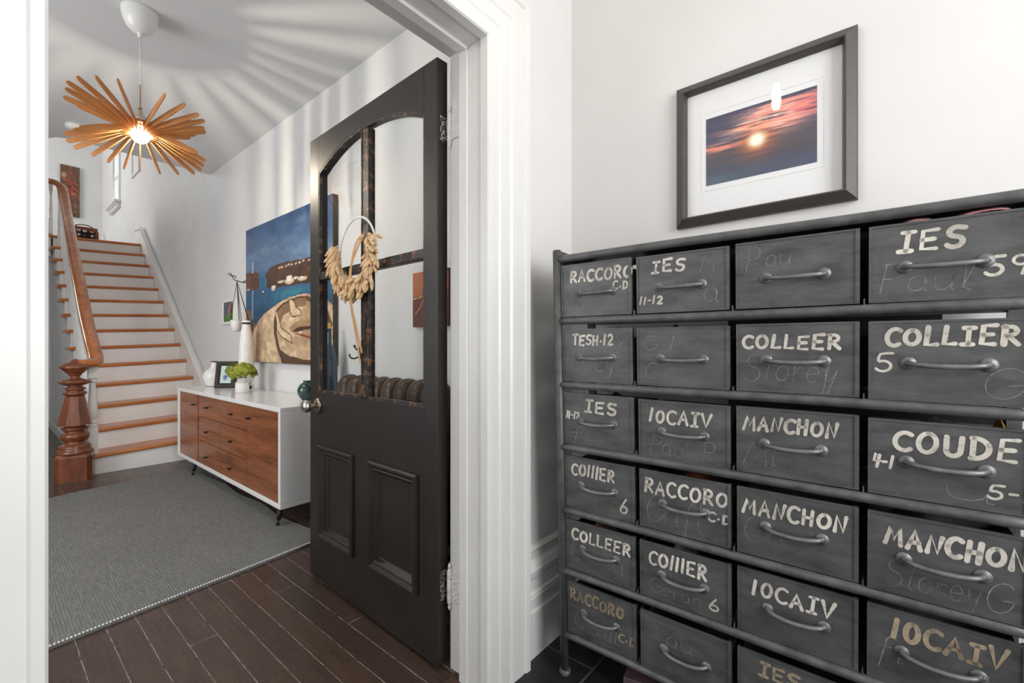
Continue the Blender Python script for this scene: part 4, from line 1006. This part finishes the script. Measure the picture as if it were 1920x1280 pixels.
art('photograph', .302, .219, 170, 124, sunset, M['print'], fp, lambda a, b: (-.001 - .0066, .441 - a - .29, 1.627 + b - 1.735))
MB().prism([(fy0 + .03, fz0 + .03), (fy1 - .03, fz0 + .03), (fy1 - .03, fz1 - .03), (fy0 + .03, fz1 - .03)], WF, .0092, .0112).build('glazing', M['picglass'], fp, O)
# bare bulb pendant in the entrance (seen in the glazing)
BX, BY = .40, .417
eb = thing('bulb_pendant', (BX, BY, 2.98), 'bare filament bulb pendant of the entrance mirrored in the sunset picture glass', 'lamp'); O = (BX, BY, 2.98)
mb = MB(); mb.lathe([(.055, 2.98), (.055, 2.965), (.04, 2.955), (.006, 2.95)], (BX, BY, 0), 24); mb.build('canopy', M['black'], eb, O)
MB().tube([(BX, BY, 2.952), (BX, BY, 2.52)], .003, 8).build('cord', M['black'], eb, O)
mb = MB(); mb.lathe([(.008, 2.53), (.019, 2.525), (.020, 2.47), (.017, 2.465)], (BX, BY, 0), 20); mb.build('socket', M['brass'], eb, O)
mb = MB(); mb.lathe([(.013, 2.466), (.018, 2.45), (.022, 2.42), (.022, 2.36), (.014, 2.335), (.002, 2.33)], (BX, BY, 0), 20); mb.build('bulb', M['bulb2'], eb, O)

# ================================================================== LANDING: abstract canvas, bag, chair
ac = thing('abstract_painting', (1.125, 12.0, 4.08), 'tall narrow abstract brown and red canvas on the landing wall', 'painting'); O = (1.125, 12.0, 4.08)
MB().box(1.004, 1.268, 11.962, 11.999, 3.61, 4.57).build('stretcher', M['canvasedge'], ac, O)
def abstract(U, V):
    c = np.zeros(U.shape + (3,)); n = fbm(U * 8, V * 26, 3); n2 = fbm(U * 14, V * 40, 17, 4); n3 = fbm(U * 4, V * 10, 40)
    c[...] = (104, 78, 58); blend(c, (n - .45) * 2, (70, 52, 40)); blend(c, (n3 - .5) * 2, (134, 106, 80))
    core = np.exp(-((U - .5) / .34) ** 2 - ((V - .52) / .26) ** 2); blend(c, core * (n2 - .42) * 7, (172, 58, 46)); blend(c, core * (.40 - n2) * 5, (70, 30, 26))
    blend(c, (n2 - .62) * 5 * np.exp(-((V - .35) / .35) ** 2), (206, 176, 140)); blend(c, np.exp(-((U - .16) / .13) ** 2 - ((V - .80) / .05) ** 2), (198, 166, 130)); blend(c, .8 * np.exp(-((U - .5 - .1 * (V - .8)) / .03) ** 2) * (V > .72) * (n2 > .45), (206, 120, 90)); return c
art('canvas', .264, .96, 40, 140, abstract, M['art'], ac, lambda a, b: (1.004 + a - 1.125, -.0392, 3.61 + b - 4.08))
def m_bag():
    m, t, b = newmat('polka_dot_cloth'); v = N(t, 'ShaderNodeTexVoronoi', i_Scale=15.0, feature='F1'); v.inputs['Randomness'].default_value = 0.25
    t.links.new(mapped(t), v.inputs['Vector'])
    c = ramp(t, v.outputs['Distance'], [(0.0, rgb(150, 126, 122)), (0.20, rgb(120, 96, 92)), (0.22, rgb(214, 198, 192)), (0.38, rgb(214, 198, 192)), (0.41, rgb(26, 20, 26)), (1, rgb(22, 18, 24))]); t.links.new(c, b.inputs['Base Color']); b.inputs['Roughness'].default_value = 0.8; return m
bg = thing('handbag', (.97, 8.80, 2.615), 'brown leather bag with dark polka dot panel at the top of the stairs', 'bag'); O = (0, 0, 0)
zb = .005
mb = MB()
def bagf(u, v, off=0):
    x = -.15 + .30 * u; bulge = .055 * math.sin(PI * v * .9 + .3) + off
    return x, bulge, v
rows = [(0, .065), (.03, .075), (.09, .07), (.14, .055), (.18, .035), (.20, .018)]
vs = []
for z, d in rows:
    for a, b in ((-.155, -1), (-.13, -1.05), (.13, -1.05), (.155, -1), (.155, 1), (.13, 1.05), (-.13, 1.05), (-.155, 1)): vs.append((a * (1 - z * .25), b * d, z + zb + (.018 if a > 0 else 0) * 0))
n = 8; mb.add(vs, [(i * n + k, i * n + (k + 1) % n, (i + 1) * n + (k + 1) % n, (i + 1) * n + k) for i in range(len(rows) - 1) for k in range(n)] + [tuple(reversed(range(n))), tuple((len(rows) - 1) * n + k for k in range(n))], True)
mb.build('body', M['leather'], bg, bevel=.006)
mb = MB(); mb.grid(10, 4, lambda u, v: (-.075 + .19 * u, -.0805 + .022 * max(0, v - .35) ** 1.5 + .001, .028 + zb + .115 * v - .02 * (u - .5))); mb.grid(4, 4, lambda u, v: (-.148 + .05 * u, -.0805 + .022 * max(0, v - .35) ** 1.5 + .002, .04 + zb + .10 * v)); mb.build('dotted_panel', m_bag(), bg, fix=False)
mb = MB(); mb.tube(bez([(-.09, -.03, .19), (-.07, -.05, .215), (.0, -.055, .225), (.07, -.05, .213), (.10, -.03, .185)], 6), .007, 8); mb.tube(bez([(-.09, -.085, .02), (-.088, -.088, .10), (-.09, -.06, .19)], 6), .010, 6, True, 1.5, .5); mb.tube([(.152, -.0, .03), (.150, 0, .15)], .012, 8); mb.build('strap', M['leather'], bg)
hc = thing('arched_chair', (1.47, 11.6, 2.58), 'white chair with arched back on the landing beside the window', 'chair'); O = (1.47, 11.6, 2.58)
MB().box(1.36, 1.58, 11.35, 11.72, 3.0, 3.03).build('seat', M['white'], hc, O, .006)
pts = bez([(1.46, 11.7, 3.03), (1.46, 11.7, 3.20), (1.475, 11.7, 3.31), (1.515, 11.7, 3.345), (1.555, 11.7, 3.31), (1.57, 11.7, 3.20), (1.57, 11.7, 3.03)], 6)
MB().tube(pts, .016, 10).build('backrest', M['white'], hc, O)
for x in (1.375, 1.565):
    for y in (11.37, 11.70): MB().tube([(x, y, 2.5805), (x, y, 3.0)], [.012, .016], 10).build('leg', M['white'], hc, O)

# ================================================================== DRAWER CABINET
yaw, roll, pit = 0.0226, 0.0037, 0.041
dx_ = Vector((math.sin(yaw), -math.cos(yaw), 0)); nn = Vector((-math.cos(yaw), -math.sin(yaw), 0)); uu = Vector((0, 0, 1))
u2 = uu * math.cos(roll) + dx_ * math.sin(roll); d2 = (dx_ * math.cos(roll) - uu * math.sin(roll)).normalized()
u3 = (u2 * math.cos(pit) + nn * math.sin(pit)).normalized(); inn = u3.cross(d2).normalized()
cab = thing('drawer_cabinet', (1.2634, .8167, 0), 'old blackened steel cabinet of twenty four hand lettered drawers', 'cabinet')
mtx = Matrix((d2, inn, u3)).transposed().to_4x4(); mtx.translation = Vector((1.2634, .8167, 0)); cab.matrix_local = mtx
CP = .2614; CW = 4 * CP; CD = .235
RZ = [1.3844, 1.1841, .9782, .7731, .5631, .3594, .1416]
TR = .0118
for x in (0, CW):
    mb = MB(); mb.tube([(x, 0, .012), (x, 0, 1.415)], .0125, 14); mb.box(x - .021, x - .006, .006, .020, .05, 1.415) if x == 0 else mb.box(x + .006, x + .021, .006, .020, .05, 1.415)
    mb.lathe([(.017, .001), (.020, .006), (.020, .016), (.0145, .020)], (x, 0, 0), 18); mb.build('post', M['gunpost'], cab)
    bz = -CD * math.sin(pit)
    mb = MB(); mb.box(x - .012, x + .012, CD - .018, CD, bz + .012, 1.40); mb.lathe([(.017, bz + .0015), (.020, bz + .006), (.020, bz + .016), (.0145, bz + .020)], (x, CD - .009, 0), 18); mb.build('post', M['gunpost'], cab)
    mb = MB(); mb.prism([(.008, 1.345), (CD, 1.345), (CD, 1.40), (.008, 1.415)], lambda a, b, d: (d, a, b), x - .0025, x + .0025); mb.box(x - .008, x + .008, .005, CD, 1.335, 1.345); mb.build('end_plate', M['gunpost'], cab)
for i, z in enumerate(RZ):
    mb = MB(); P = [(x, 0.0015 * math.sin(x * 9 + i), z + .0012 * math.sin(x * 6 + i * 2)) for x in [CW * k / 24 for k in range(25)]]
    mb.tube(P, TR, 14); mb.build('front_rail', M['gunpost'], cab)
    mb = MB(); mb.box(0, CW, CD - .012, CD - .006, z - .012, z + .012); mb.build('back_rail', M['gunpost'], cab)
mb = MB(); mb.box(0, CW, .004, CD, 1.386, 1.389); mb.build('top_sheet', M['gunpost'], cab)
mb = MB(); mb.box(.20, CW, CD - .0055, CD - .004, 1.19, 1.386); mb.build('gap_backing', M['inner'], cab)  # dark sheets added behind the drawers so the gaps show black
mb = MB(); mb.box(.46, .93, CD - .0055, CD - .004, .96, 1.18); mb.box(.46, CW, CD - .0055, CD - .004, .14, .96); mb.build('gap_backing', M['inner'], cab)
for i in range(6):
    z = RZ[i + 1] + .004
    for k in range(5):
        mb = MB(); x = k * CP
        mb.box(x - .010, x + .010, .0, CD - .012, z, z + .002); mb.box(x - .0012, x + .0012, -.006, CD - .012, z, z + .020)
        mb.build('runner', M['gunpost'], cab)
# ---- stroke lettering
def arc(cx, cy, rx, ry, a0, a1, n=14): return [(cx + rx * math.cos(math.radians(a0 + (a1 - a0) * i / n)), cy + ry * math.sin(math.radians(a0 + (a1 - a0) * i / n))) for i in range(n + 1)]
G = {
 'A': (.72, [[(0, 0), (.34, 1), (.70, 0)], [(.14, .36), (.58, .38)]]),
 'C': (.66, [arc(.42, .5, .42, .5, 52, 308)]),
 'O': (.78, [arc(.38, .5, .36, .46, 90, 450, 20)]),
 'D': (.70, [[(.06, 0), (.06, 1)], [(.0, 1)] + arc(.1, .5, .55, .5, 88, -88) + [(0, 0)]]),
 'R': (.70, [[(.06, 0), (.08, 1)], [(.0, .98)] + arc(.28, .75, .30, .24, 80, -90) + [(.10, .5)], [(.2, .5), (.68, 0)]]),
 'E': (.66, [[(.62, 1), (.06, .97), (.04, .03), (.60, 0)], [(.05, .5), (.5, .52)]]),
 'I': (.56, [[(.28, 0), (.30, 1)], [(.06, 1), (.55, 1)], [(0, 0), (.50, 0)]]),
 '|': (.22, [[(.06, 0), (.12, 1)]]),
 'S': (.62, [[(.62, .93)] + arc(.34, .76, .28, .23, 60, 250, 10) + arc(.30, .26, .30, .26, 80, -150, 12)]),
 'L': (.58, [[(.08, 1), (.04, .02), (.56, .04)]]),
 'T': (.66, [[(.33, 0), (.36, 1)], [(0, .98), (.7, 1)]]),
 'H': (.70, [[(.06, 0), (.08, 1)], [(.60, 0), (.64, 1)], [(.08, .5), (.62, .5)]]),
 'N': (.74, [[(.04, 0), (.12, 1), (.56, .05), (.70, 1)]]),
 'M': (.95, [[(0, 0), (.22, 1), (.46, .3), (.74, 1), (.88, 0)]]),
 'V': (.70, [[(0, 1), (.30, 0), (.70, 1)]]),
 'U': (.74, [[(.06, 1), (.08, .35)] + arc(.36, .32, .28, .30, 185, 355, 8) + [(.66, 1)]]),
 'G': (.74, [arc(.42, .5, .42, .5, 50, 330) + [(.80, .45), (.48, .42)]]),
 'P': (.62, [[(.06, 0), (.08, 1)], [(.0, .98)] + arc(.28, .74, .30, .26, 80, -90) + [(.10, .48)]]),
 'Y': (.66, [[(0, 1), (.32, .5)], [(.66, 1), (.32, .5), (.2, 0)]]),
 '1': (.24, [[(.02, .02), (.14, 1)]]),
 '2': (.56, [arc(.28, .72, .26, .27, 150, -40, 10) + [(.02, .02), (.56, .06)]]),
 '4': (.58, [[(.08, 1), (.02, .45), (.56, .5)], [(.46, .95), (.38, 0)]]),
 '5': (.60, [[(.62, 1), (.16, .95), (.10, .56)] + arc(.28, .30, .30, .28, 105, -150, 12)]),
 '6': (.56, [[(.36, 1), (.08, .45)] + arc(.27, .24, .24, .23, 150, 500, 16)]),
 '9': (.56, [arc(.27, .74, .25, .24, 10, 370, 14) + [(.34, 0)]]),
 '0': (.70, [arc(.34, .5, .30, .46, 90, 450, 20)]),
 'g': (.5, [arc(.24, .28, .22, .26, 40, 400, 14)]),
 '.': (.22, [[(.06, .32), (.12, .40)]]),
 '-': (.36, [[(.02, .48), (.32, .5)]]),
 ' ': (.4, []),
 'J': (.50, [[(.42, 1), (.42, .25)] + arc(.22, .22, .20, .22, 0, -170, 8)]),
 'o': (.50, [arc(.24, .28, .22, .26, 90, 450, 14)]),
 'a': (.54, [arc(.24, .28, .22, .26, 40, 400, 14) + [(.46, .0), (.52, .02)]]),
 'u': (.54, [[(.02, .54), (.06, .14), (.22, 0), (.42, .14), (.46, .54), (.46, .04), (.54, 0)]]),
 'l': (.30, [[(.06, .1), (.22, .8), (.12, 1), (.04, .8), (.08, .1), (.26, 0)]]),
 'i': (.26, [[(.06, .5), (.10, 0), (.22, .06)], [(.1, .72), (.11, .76)]]),
 'n': (.52, [[(.02, .5), (.06, 0)], [(.05, .36), (.24, .54), (.42, .4), (.46, 0)]]),
 'e': (.48, [[(.04, .28), (.42, .32)] + arc(.24, .28, .20, .26, 10, 310, 12)]),
 't': (.38, [[(.16, .95), (.14, .1), (.30, 0)], [(0, .62), (.36, .64)]]),
 'r': (.40, [[(.04, .54), (.08, 0)], [(.06, .34), (.22, .54), (.38, .48)]]),
 'y': (.50, [[(.02, .54), (.08, .2), (.24, .12), (.40, .54), (.26, -.34), (.06, -.3)]]),
 'f': (.40, [[(.40, .9), (.26, 1), (.16, .8), (.14, -.3)], [(0, .5), (.34, .52)]]),
 'c': (.44, [arc(.26, .28, .22, .27, 50, 310, 12)]),
 's': (.42, [[(.38, .5), (.14, .5), (.10, .36), (.34, .22), (.30, .02), (.02, .04)]]),
}
def letters(mb, text, x, y, h, wd, fn, d, sp=.24, wide=1.0, slope=0.0, jit=.05, slant=.08, fixw=None):
    tw = sum(G[c][0] + sp for c in text) - sp
    k = h * wide
    if fixw: k = fixw / tw
    for c in text:
        gw, strokes = G[c]
        oy = y + slope * (x) + rnd.uniform(-jit, jit) * h; hs = h * rnd.uniform(.92, 1.06); sl = slant + rnd.uniform(-.05, .05)
        for s in strokes:
            P = [(x + a * k + sl * b * hs, oy + b * hs) for a, b in s]
            if len(P) > 2: P = [(p.x, p.y) for p in bez([Vector((a, b, 0)) for a, b in P], 2)] if len(P) > 6 else P
            mb.ribbon(P, wd * rnd.uniform(.85, 1.12), fn, d)
        x += (gw + sp) * k
# per drawer: painted strokes [(text, x, y, height, width)], chalk strokes, in fractions of the panel
W_, T_ = 'paintw', 'paintt'
SPEC = {
 (0, 0): ([('RACCORO', .14, .66, .25, .86, W_), ('C.D', .76, .46, .17, .19, W_)], [('Joyis', .08, .12, .30, .62)]),
 (0, 1): ([('IES', .18, .70, .24, .36, W_), ('11-12', .03, .16, .16, .26, W_)], [('M', .70, .60, .30, .16), ('a', .74, .14, .40, .16)]),
 (0, 2): ([], [('P', .08, .56, .34, .12), ('au', .26, .62, .30, .22)]),
 (0, 3): ([('IES', .20, .64, .28, .40, W_), ('59', .73, .26, .26, .24, W_)], [('Paul', .06, .12, .36, .60)]),
 (1, 0): ([('TESH.12', .15, .70, .22, .58, W_)], [('Y', .74, .55, .34, .18), ('Lucy', .10, .20, .36, .66)]),
 (1, 1): ([], [('G', .08, .62, .24, .14), ('.|', .30, .62, .24, .12), ('G', .08, .12, .26, .14)]),
 (1, 2): ([('COLLEER', .06, .64, .23, .80, W_)], [('Storey', .06, .16, .40, .78), ('|', .72, .06, .40, .06)]),
 (1, 3): ([('COLLIER', .12, .70, .25, .80, W_), ('5', .045, .36, .27, .11, W_)], [('G', .72, .08, .36, .20)]),
 (2, 0): ([('IES', .32, .66, .26, .44, W_), ('11-12', .03, .50, .17, .19, W_)], [('fi', .10, .10, .26, .34)]),
 (2, 1): ([('10CAIV', .13, .62, .27, .68, W_)], [('Paul P', .12, .06, .34, .72)]),
 (2, 2): ([('MANCHON', .06, .66, .24, .78, W_)], [('Mi', .06, .14, .34, .30)]),
 (2, 3): ([('COUDE', .18, .62, .30, .74, W_), ('4-1', .03, .36, .20, .14, W_), ('5-1', .76, .16, .20, .24, W_)], [('u', .5, .1, .3, .3)]),
 (3, 0): ([('CO|||ER', .10, .66, .26, .62, W_), ('6', .80, .14, .30, .10, W_)], [('ri', .42, .12, .34, .34)]),
 (3, 1): ([('RACCORO', .06, .62, .27, .90, W_), ('C.D', .77, .36, .18, .22, W_)], [('Grift', .06, .12, .48, .66)]),
 (3, 2): ([('MANCHON', .05, .62, .26, .86, W_)], [('Go', .05, .20, .40, .34)]),
 (3, 3): ([('MANCHON', .12, .62, .27, .86, W_)], [('StoreyG', .12, .10, .36, .76)]),
 (4, 0): ([('COLLEER', .09, .62, .26, .84, W_)], [('L Via', .06, .22, .44, .78)]),
 (4, 1): ([('CO|||ER', .11, .62, .28, .64, W_), ('6', .78, .14, .26, .10, W_)], [('Geran', .10, .12, .26, .60)]),
 (4, 2): ([('10CAIV', .14, .62, .26, .68, W_)], []),
 (4, 3): ([('10CAIV', .18, .62, .30, .70, T_)], [('fi', .06, .30, .34, .2)]),
 (5, 0): ([('RACCORO', .04, .66, .24, .78, T_), ('C.D', .76, .24, .18, .22, T_)], [('CASSIE', .10, .14, .32, .70)]),
 (5, 1): ([], [('T', .12, .6, .3, .12), ('au', .3, .55, .3, .3)]),
 (5, 2): ([('IES', .20, .70, .24, .34, T_)], []),
 (5, 3): ([], []),
}
NAMES = {'CO|||ER': 'COllIER'}
for r in range(6):
    for c in range(4):
        zlo = RZ[r + 1] + TR + .0005 + rnd.uniform(0, .002); zhi = RZ[r] - TR - (.010 if r == 0 else .013) - rnd.uniform(.0, .004)
        if r == 5: zhi = zlo + .172
        x0 = c * CP + (.0165 if c == 0 else .0085); x1 = (c + 1) * CP - (.0165 if c == 3 else .0085)
        yf = rnd.uniform(-.006, .003)
        W = x1 - x0; H = zhi - zlo
        mb = MB()
        mb.box(x0, x1, yf, yf + .0025, zlo, zhi)
        dp = .212; hs = H - .03
        mb.box(x0 + .003, x0 + .0045, yf + .0025, yf + dp, zlo, zlo + hs); mb.box(x1 - .0045, x1 - .003, yf + .0025, yf + dp, zlo, zlo + hs)
        mb.box(x0 + .003, x1 - .003, yf + dp - .0015, yf + dp, zlo, zlo + hs); mb.box(x0 + .003, x1 - .003, yf + .0025, yf + dp, zlo, zlo + .0015)
        # folded rim of the front
        e = .0055
        mb.box(x0 - .001, x0 + e * .7, yf - .0022, yf + .008, zlo, zhi); mb.box(x1 - e * 1.3, x1 + .001, yf - .0025, yf + .010, zlo, zhi)
        mb.box(x0, x1, yf - .0018, yf + .004, zhi - e * .75, zhi + .0006); mb.box(x0, x1, yf - .0018, yf + .004, zlo, zlo + e * .75)
        dwr = mb.build('drawer', M['drawer'], cab)
        spec, chalk = SPEC[(r, c)]
        # rivets + pull handle
        cx, cz = (x0 + x1) / 2 + rnd.uniform(-.004, .004), zlo + H * (.47 if r else .44)
        mb = MB(); hw = .058
        for sx in (-1, 1):
            mb.lathe([(.0135, 0), (.0138, .0012), (.0125, .0022)], (cx + sx * hw, yf - .0022, cz), 18, ax='y'); mb.lathe([(.003, -.0012), (.003, .0), (.003, .001)], (cx + sx * (hw + .006), yf - .0026, cz), 8, ax='y')
        path_ = bez([(cx - hw, yf - .002, cz), (cx - hw * .86, yf - .013, cz - .001), (cx - hw * .5, yf - .021, cz - .003), (cx, yf - .0235, cz - .004), (cx + hw * .5, yf - .021, cz - .003), (cx + hw * .86, yf - .013, cz - .001), (cx + hw, yf - .002, cz)], 4)
        m_ = len(path_); mb.tube(path_, [.0066 if i in (0, m_ - 1) else (.0056 if i in (1, m_ - 2) else .0048 + .0008 * math.sin(PI * i / (m_ - 1))) for i in range(m_)], 10)
        mb.build('handle', M['handle'], dwr)
        fnp = lambda a, b, d: (x0 + a, d, zlo + b)
        for (tx, fx_, fy_, fh_, fw_, mk) in spec:
            mb = MB(); big = len(tx) > 2 and fh_ > .2
            letters(mb, tx, fx_ * W, fy_ * H, fh_ * H * .82, (.0088 if c == 3 else .0076) if big else .0056, fnp, yf - .0006, .30, fixw=fw_ * W)
            o = mb.build('lettering', M[mk], dwr, fix=False); o['label'] = 'hand painted lettering reading ' + NAMES.get(tx, tx)
        for (tx, fx_, fy_, fh_, fw_) in chalk:
            mb = MB(); letters(mb, tx, fx_ * W, fy_ * H, fh_ * H, .0020, fnp, yf - .0004, .1, fixw=fw_ * W, jit=.03, slant=.15)
            mb.build('chalk_writing', M['chalk'], dwr, fix=False)
# things kept in the drawers, peeking over the fronts
def to_world(p): return mtx @ Vector(p)
def cloth(name, c, r, x0f, x1f, over, m, label, cat, seed):
    x0 = c * CP + .02 + (CP - .04) * x0f; x1 = c * CP + .02 + (CP - .04) * x1f; z0 = RZ[r + 1] + TR + .006
    zt = RZ[r] - TR - .013 + over; rr = random.Random(seed); A = [rr.uniform(0, 6.28) for _ in range(4)]
    hump = lambda u, v: (math.sin(PI * u) ** .35) * (math.sin(PI * (.08 + .84 * v)) ** .4) * (.88 + .06 * math.sin(u * 9 + A[0]) + .05 * math.sin(v * 11 + u * 5 + A[1]))
    mb = MB(); nx, ny = 18, 14
    f = lambda u, v: to_world((x0 + (x1 - x0) * u, .010 + .18 * v, z0 + (zt - z0) * max(0.0, hump(u, v))))
    mb.grid(nx, ny, f); g0 = lambda u, v: to_world((x0 + (x1 - x0) * u, .010 + .18 * v, z0 - .001))
    edge = [(i / nx, 0) for i in range(nx)] + [(1, j / ny) for j in range(ny)] + [(1 - i / nx, 1) for i in range(nx)] + [(0, 1 - j / ny) for j in range(ny)]
    n = len(edge); mb.add([f(*e) for e in edge] + [g0(*e) for e in edge], [(i, (i + 1) % n, n + (i + 1) % n, n + i) for i in range(n)] + [tuple(n + i for i in range(n))], False)
    return tag(mb.build(name, m, org=to_world(((x0 + x1) / 2, .1, z0))), label, cat)
cloth('folded_scarf', 3, 1, .2, .75, .006, M['grey'], 'grey folded scarf peeking from the drawer lettered COLLIER', 'scarf', 1)
cloth('folded_scarf', 3, 2, .25, .80, .010, M['grey'], 'bluish grey crumpled scarf in the drawer lettered COUDE', 'scarf', 2)
cloth('mitten', 3, 2, .82, .98, .010, M['mustard'], 'mustard mitten at the right end of the drawer lettered COUDE', 'mitten', 3)
cloth('wool_hat', 1, 3, .28, .80, .010, M['rustcl'], 'rust brown wool hat in the second drawer lettered RACCORO', 'hat', 4)
cloth('slipper', 1, 1, .1, .45, .012, M['darkcl'], 'dark slipper in the plain drawer under the drawer lettered IES 11-12', 'slipper', 5)
cloth('slipper', 0, 1, .40, .95, .012, M['brownsh'], 'brown slipper in the drawer lettered TESH', 'slipper', 6)
cloth('folded_shirt', 0, 2, .4, .8, .009, M['darkcl'], 'dark blue folded shirt in the left drawer lettered IES 11-12', 'shirt', 7)
cloth('folded_shirt', 3, 3, .05, .50, .011, M['darkcl'], 'dark speckled folded shirt in the right hand drawer lettered MANCHON', 'shirt', 8)
cloth('folded_shirt', 0, 4, .2, .55, .009, M['brownsh'], 'brown folded shirt in the left drawer lettered COLLEER', 'shirt', 9)
cloth('folded_shirt', 1, 4, .2, .55, .009, M['grey'], 'pale grey folded shirt in the lower drawer lettered COllIER', 'shirt', 10)
# pink bag strap across the top right drawer
x0 = 3 * CP; zt = RZ[1] + TR
def strapf(pts, wd):
    P = bez([Vector(p) for p in pts], 8); n = len(P); mb = MB(); vs = []
    for i, p in enumerate(P):
        for yy in (-wd / 2, wd / 2):
            for h in (0, .0022): vs.append(to_world(p + Vector((0, yy * .85 + h * .5, h * .8 + yy * .42))))
    fs = []
    for i in range(n - 1):
        b = i * 4; c_ = b + 4; fs += [(b, c_, c_ + 2, b + 2), (b + 1, b + 3, c_ + 3, c_ + 1), (b, b + 1, c_ + 1, c_), (b + 2, c_ + 2, c_ + 3, b + 3)]
    return mb.add(vs, fs + [(0, 2, 3, 1), (n * 4 - 4, n * 4 - 3, n * 4 - 1, n * 4 - 2)], True)
zz = RZ[0] - TR - .010
tag(strapf([(x0 + .05, .045, zt + .01), (x0 + .055, .030, zz - .02), (x0 + .07, .020, zz + .004), (x0 + .10, .019, zz + .004), (x0 + .12, .022, zz - .006), (x0 + .15, .019, zz + .003), (x0 + .17, .018, zz + .007), (x0 + .205, .018, zz + .007), (x0 + .222, .022, zz - .006), (x0 + .228, .04, zz - .05), (x0 + .228, .045, zt + .01)], .028).build('bag_strap', M['pink'], org=to_world((x0 + .13, .04, zz))), 'pink webbing strap looping over the top right drawer lettered IES 59', 'strap')
cloth('folded_scarf', 3, 0, .0, .09, .010, M['darkcl'], 'dark folded scarf at the left end of the drawer lettered IES 59', 'scarf', 12)
# mauve box under the cabinet
bxr = thing('shoe_box', (1.40, .50, 0), 'mauve cardboard box with pale edges on the tiles under the cabinet', 'box', rot=(0, 0, math.radians(12)))
mb = MB(); mb.box(-.075, .095, -.16, .135, .001, .058); mb.build('base', M['boxedge'], bxr)
MB().box(-.080, .100, -.165, .14, .045, .066).build('lid', M['boxpur'], bxr, bevel=.002)
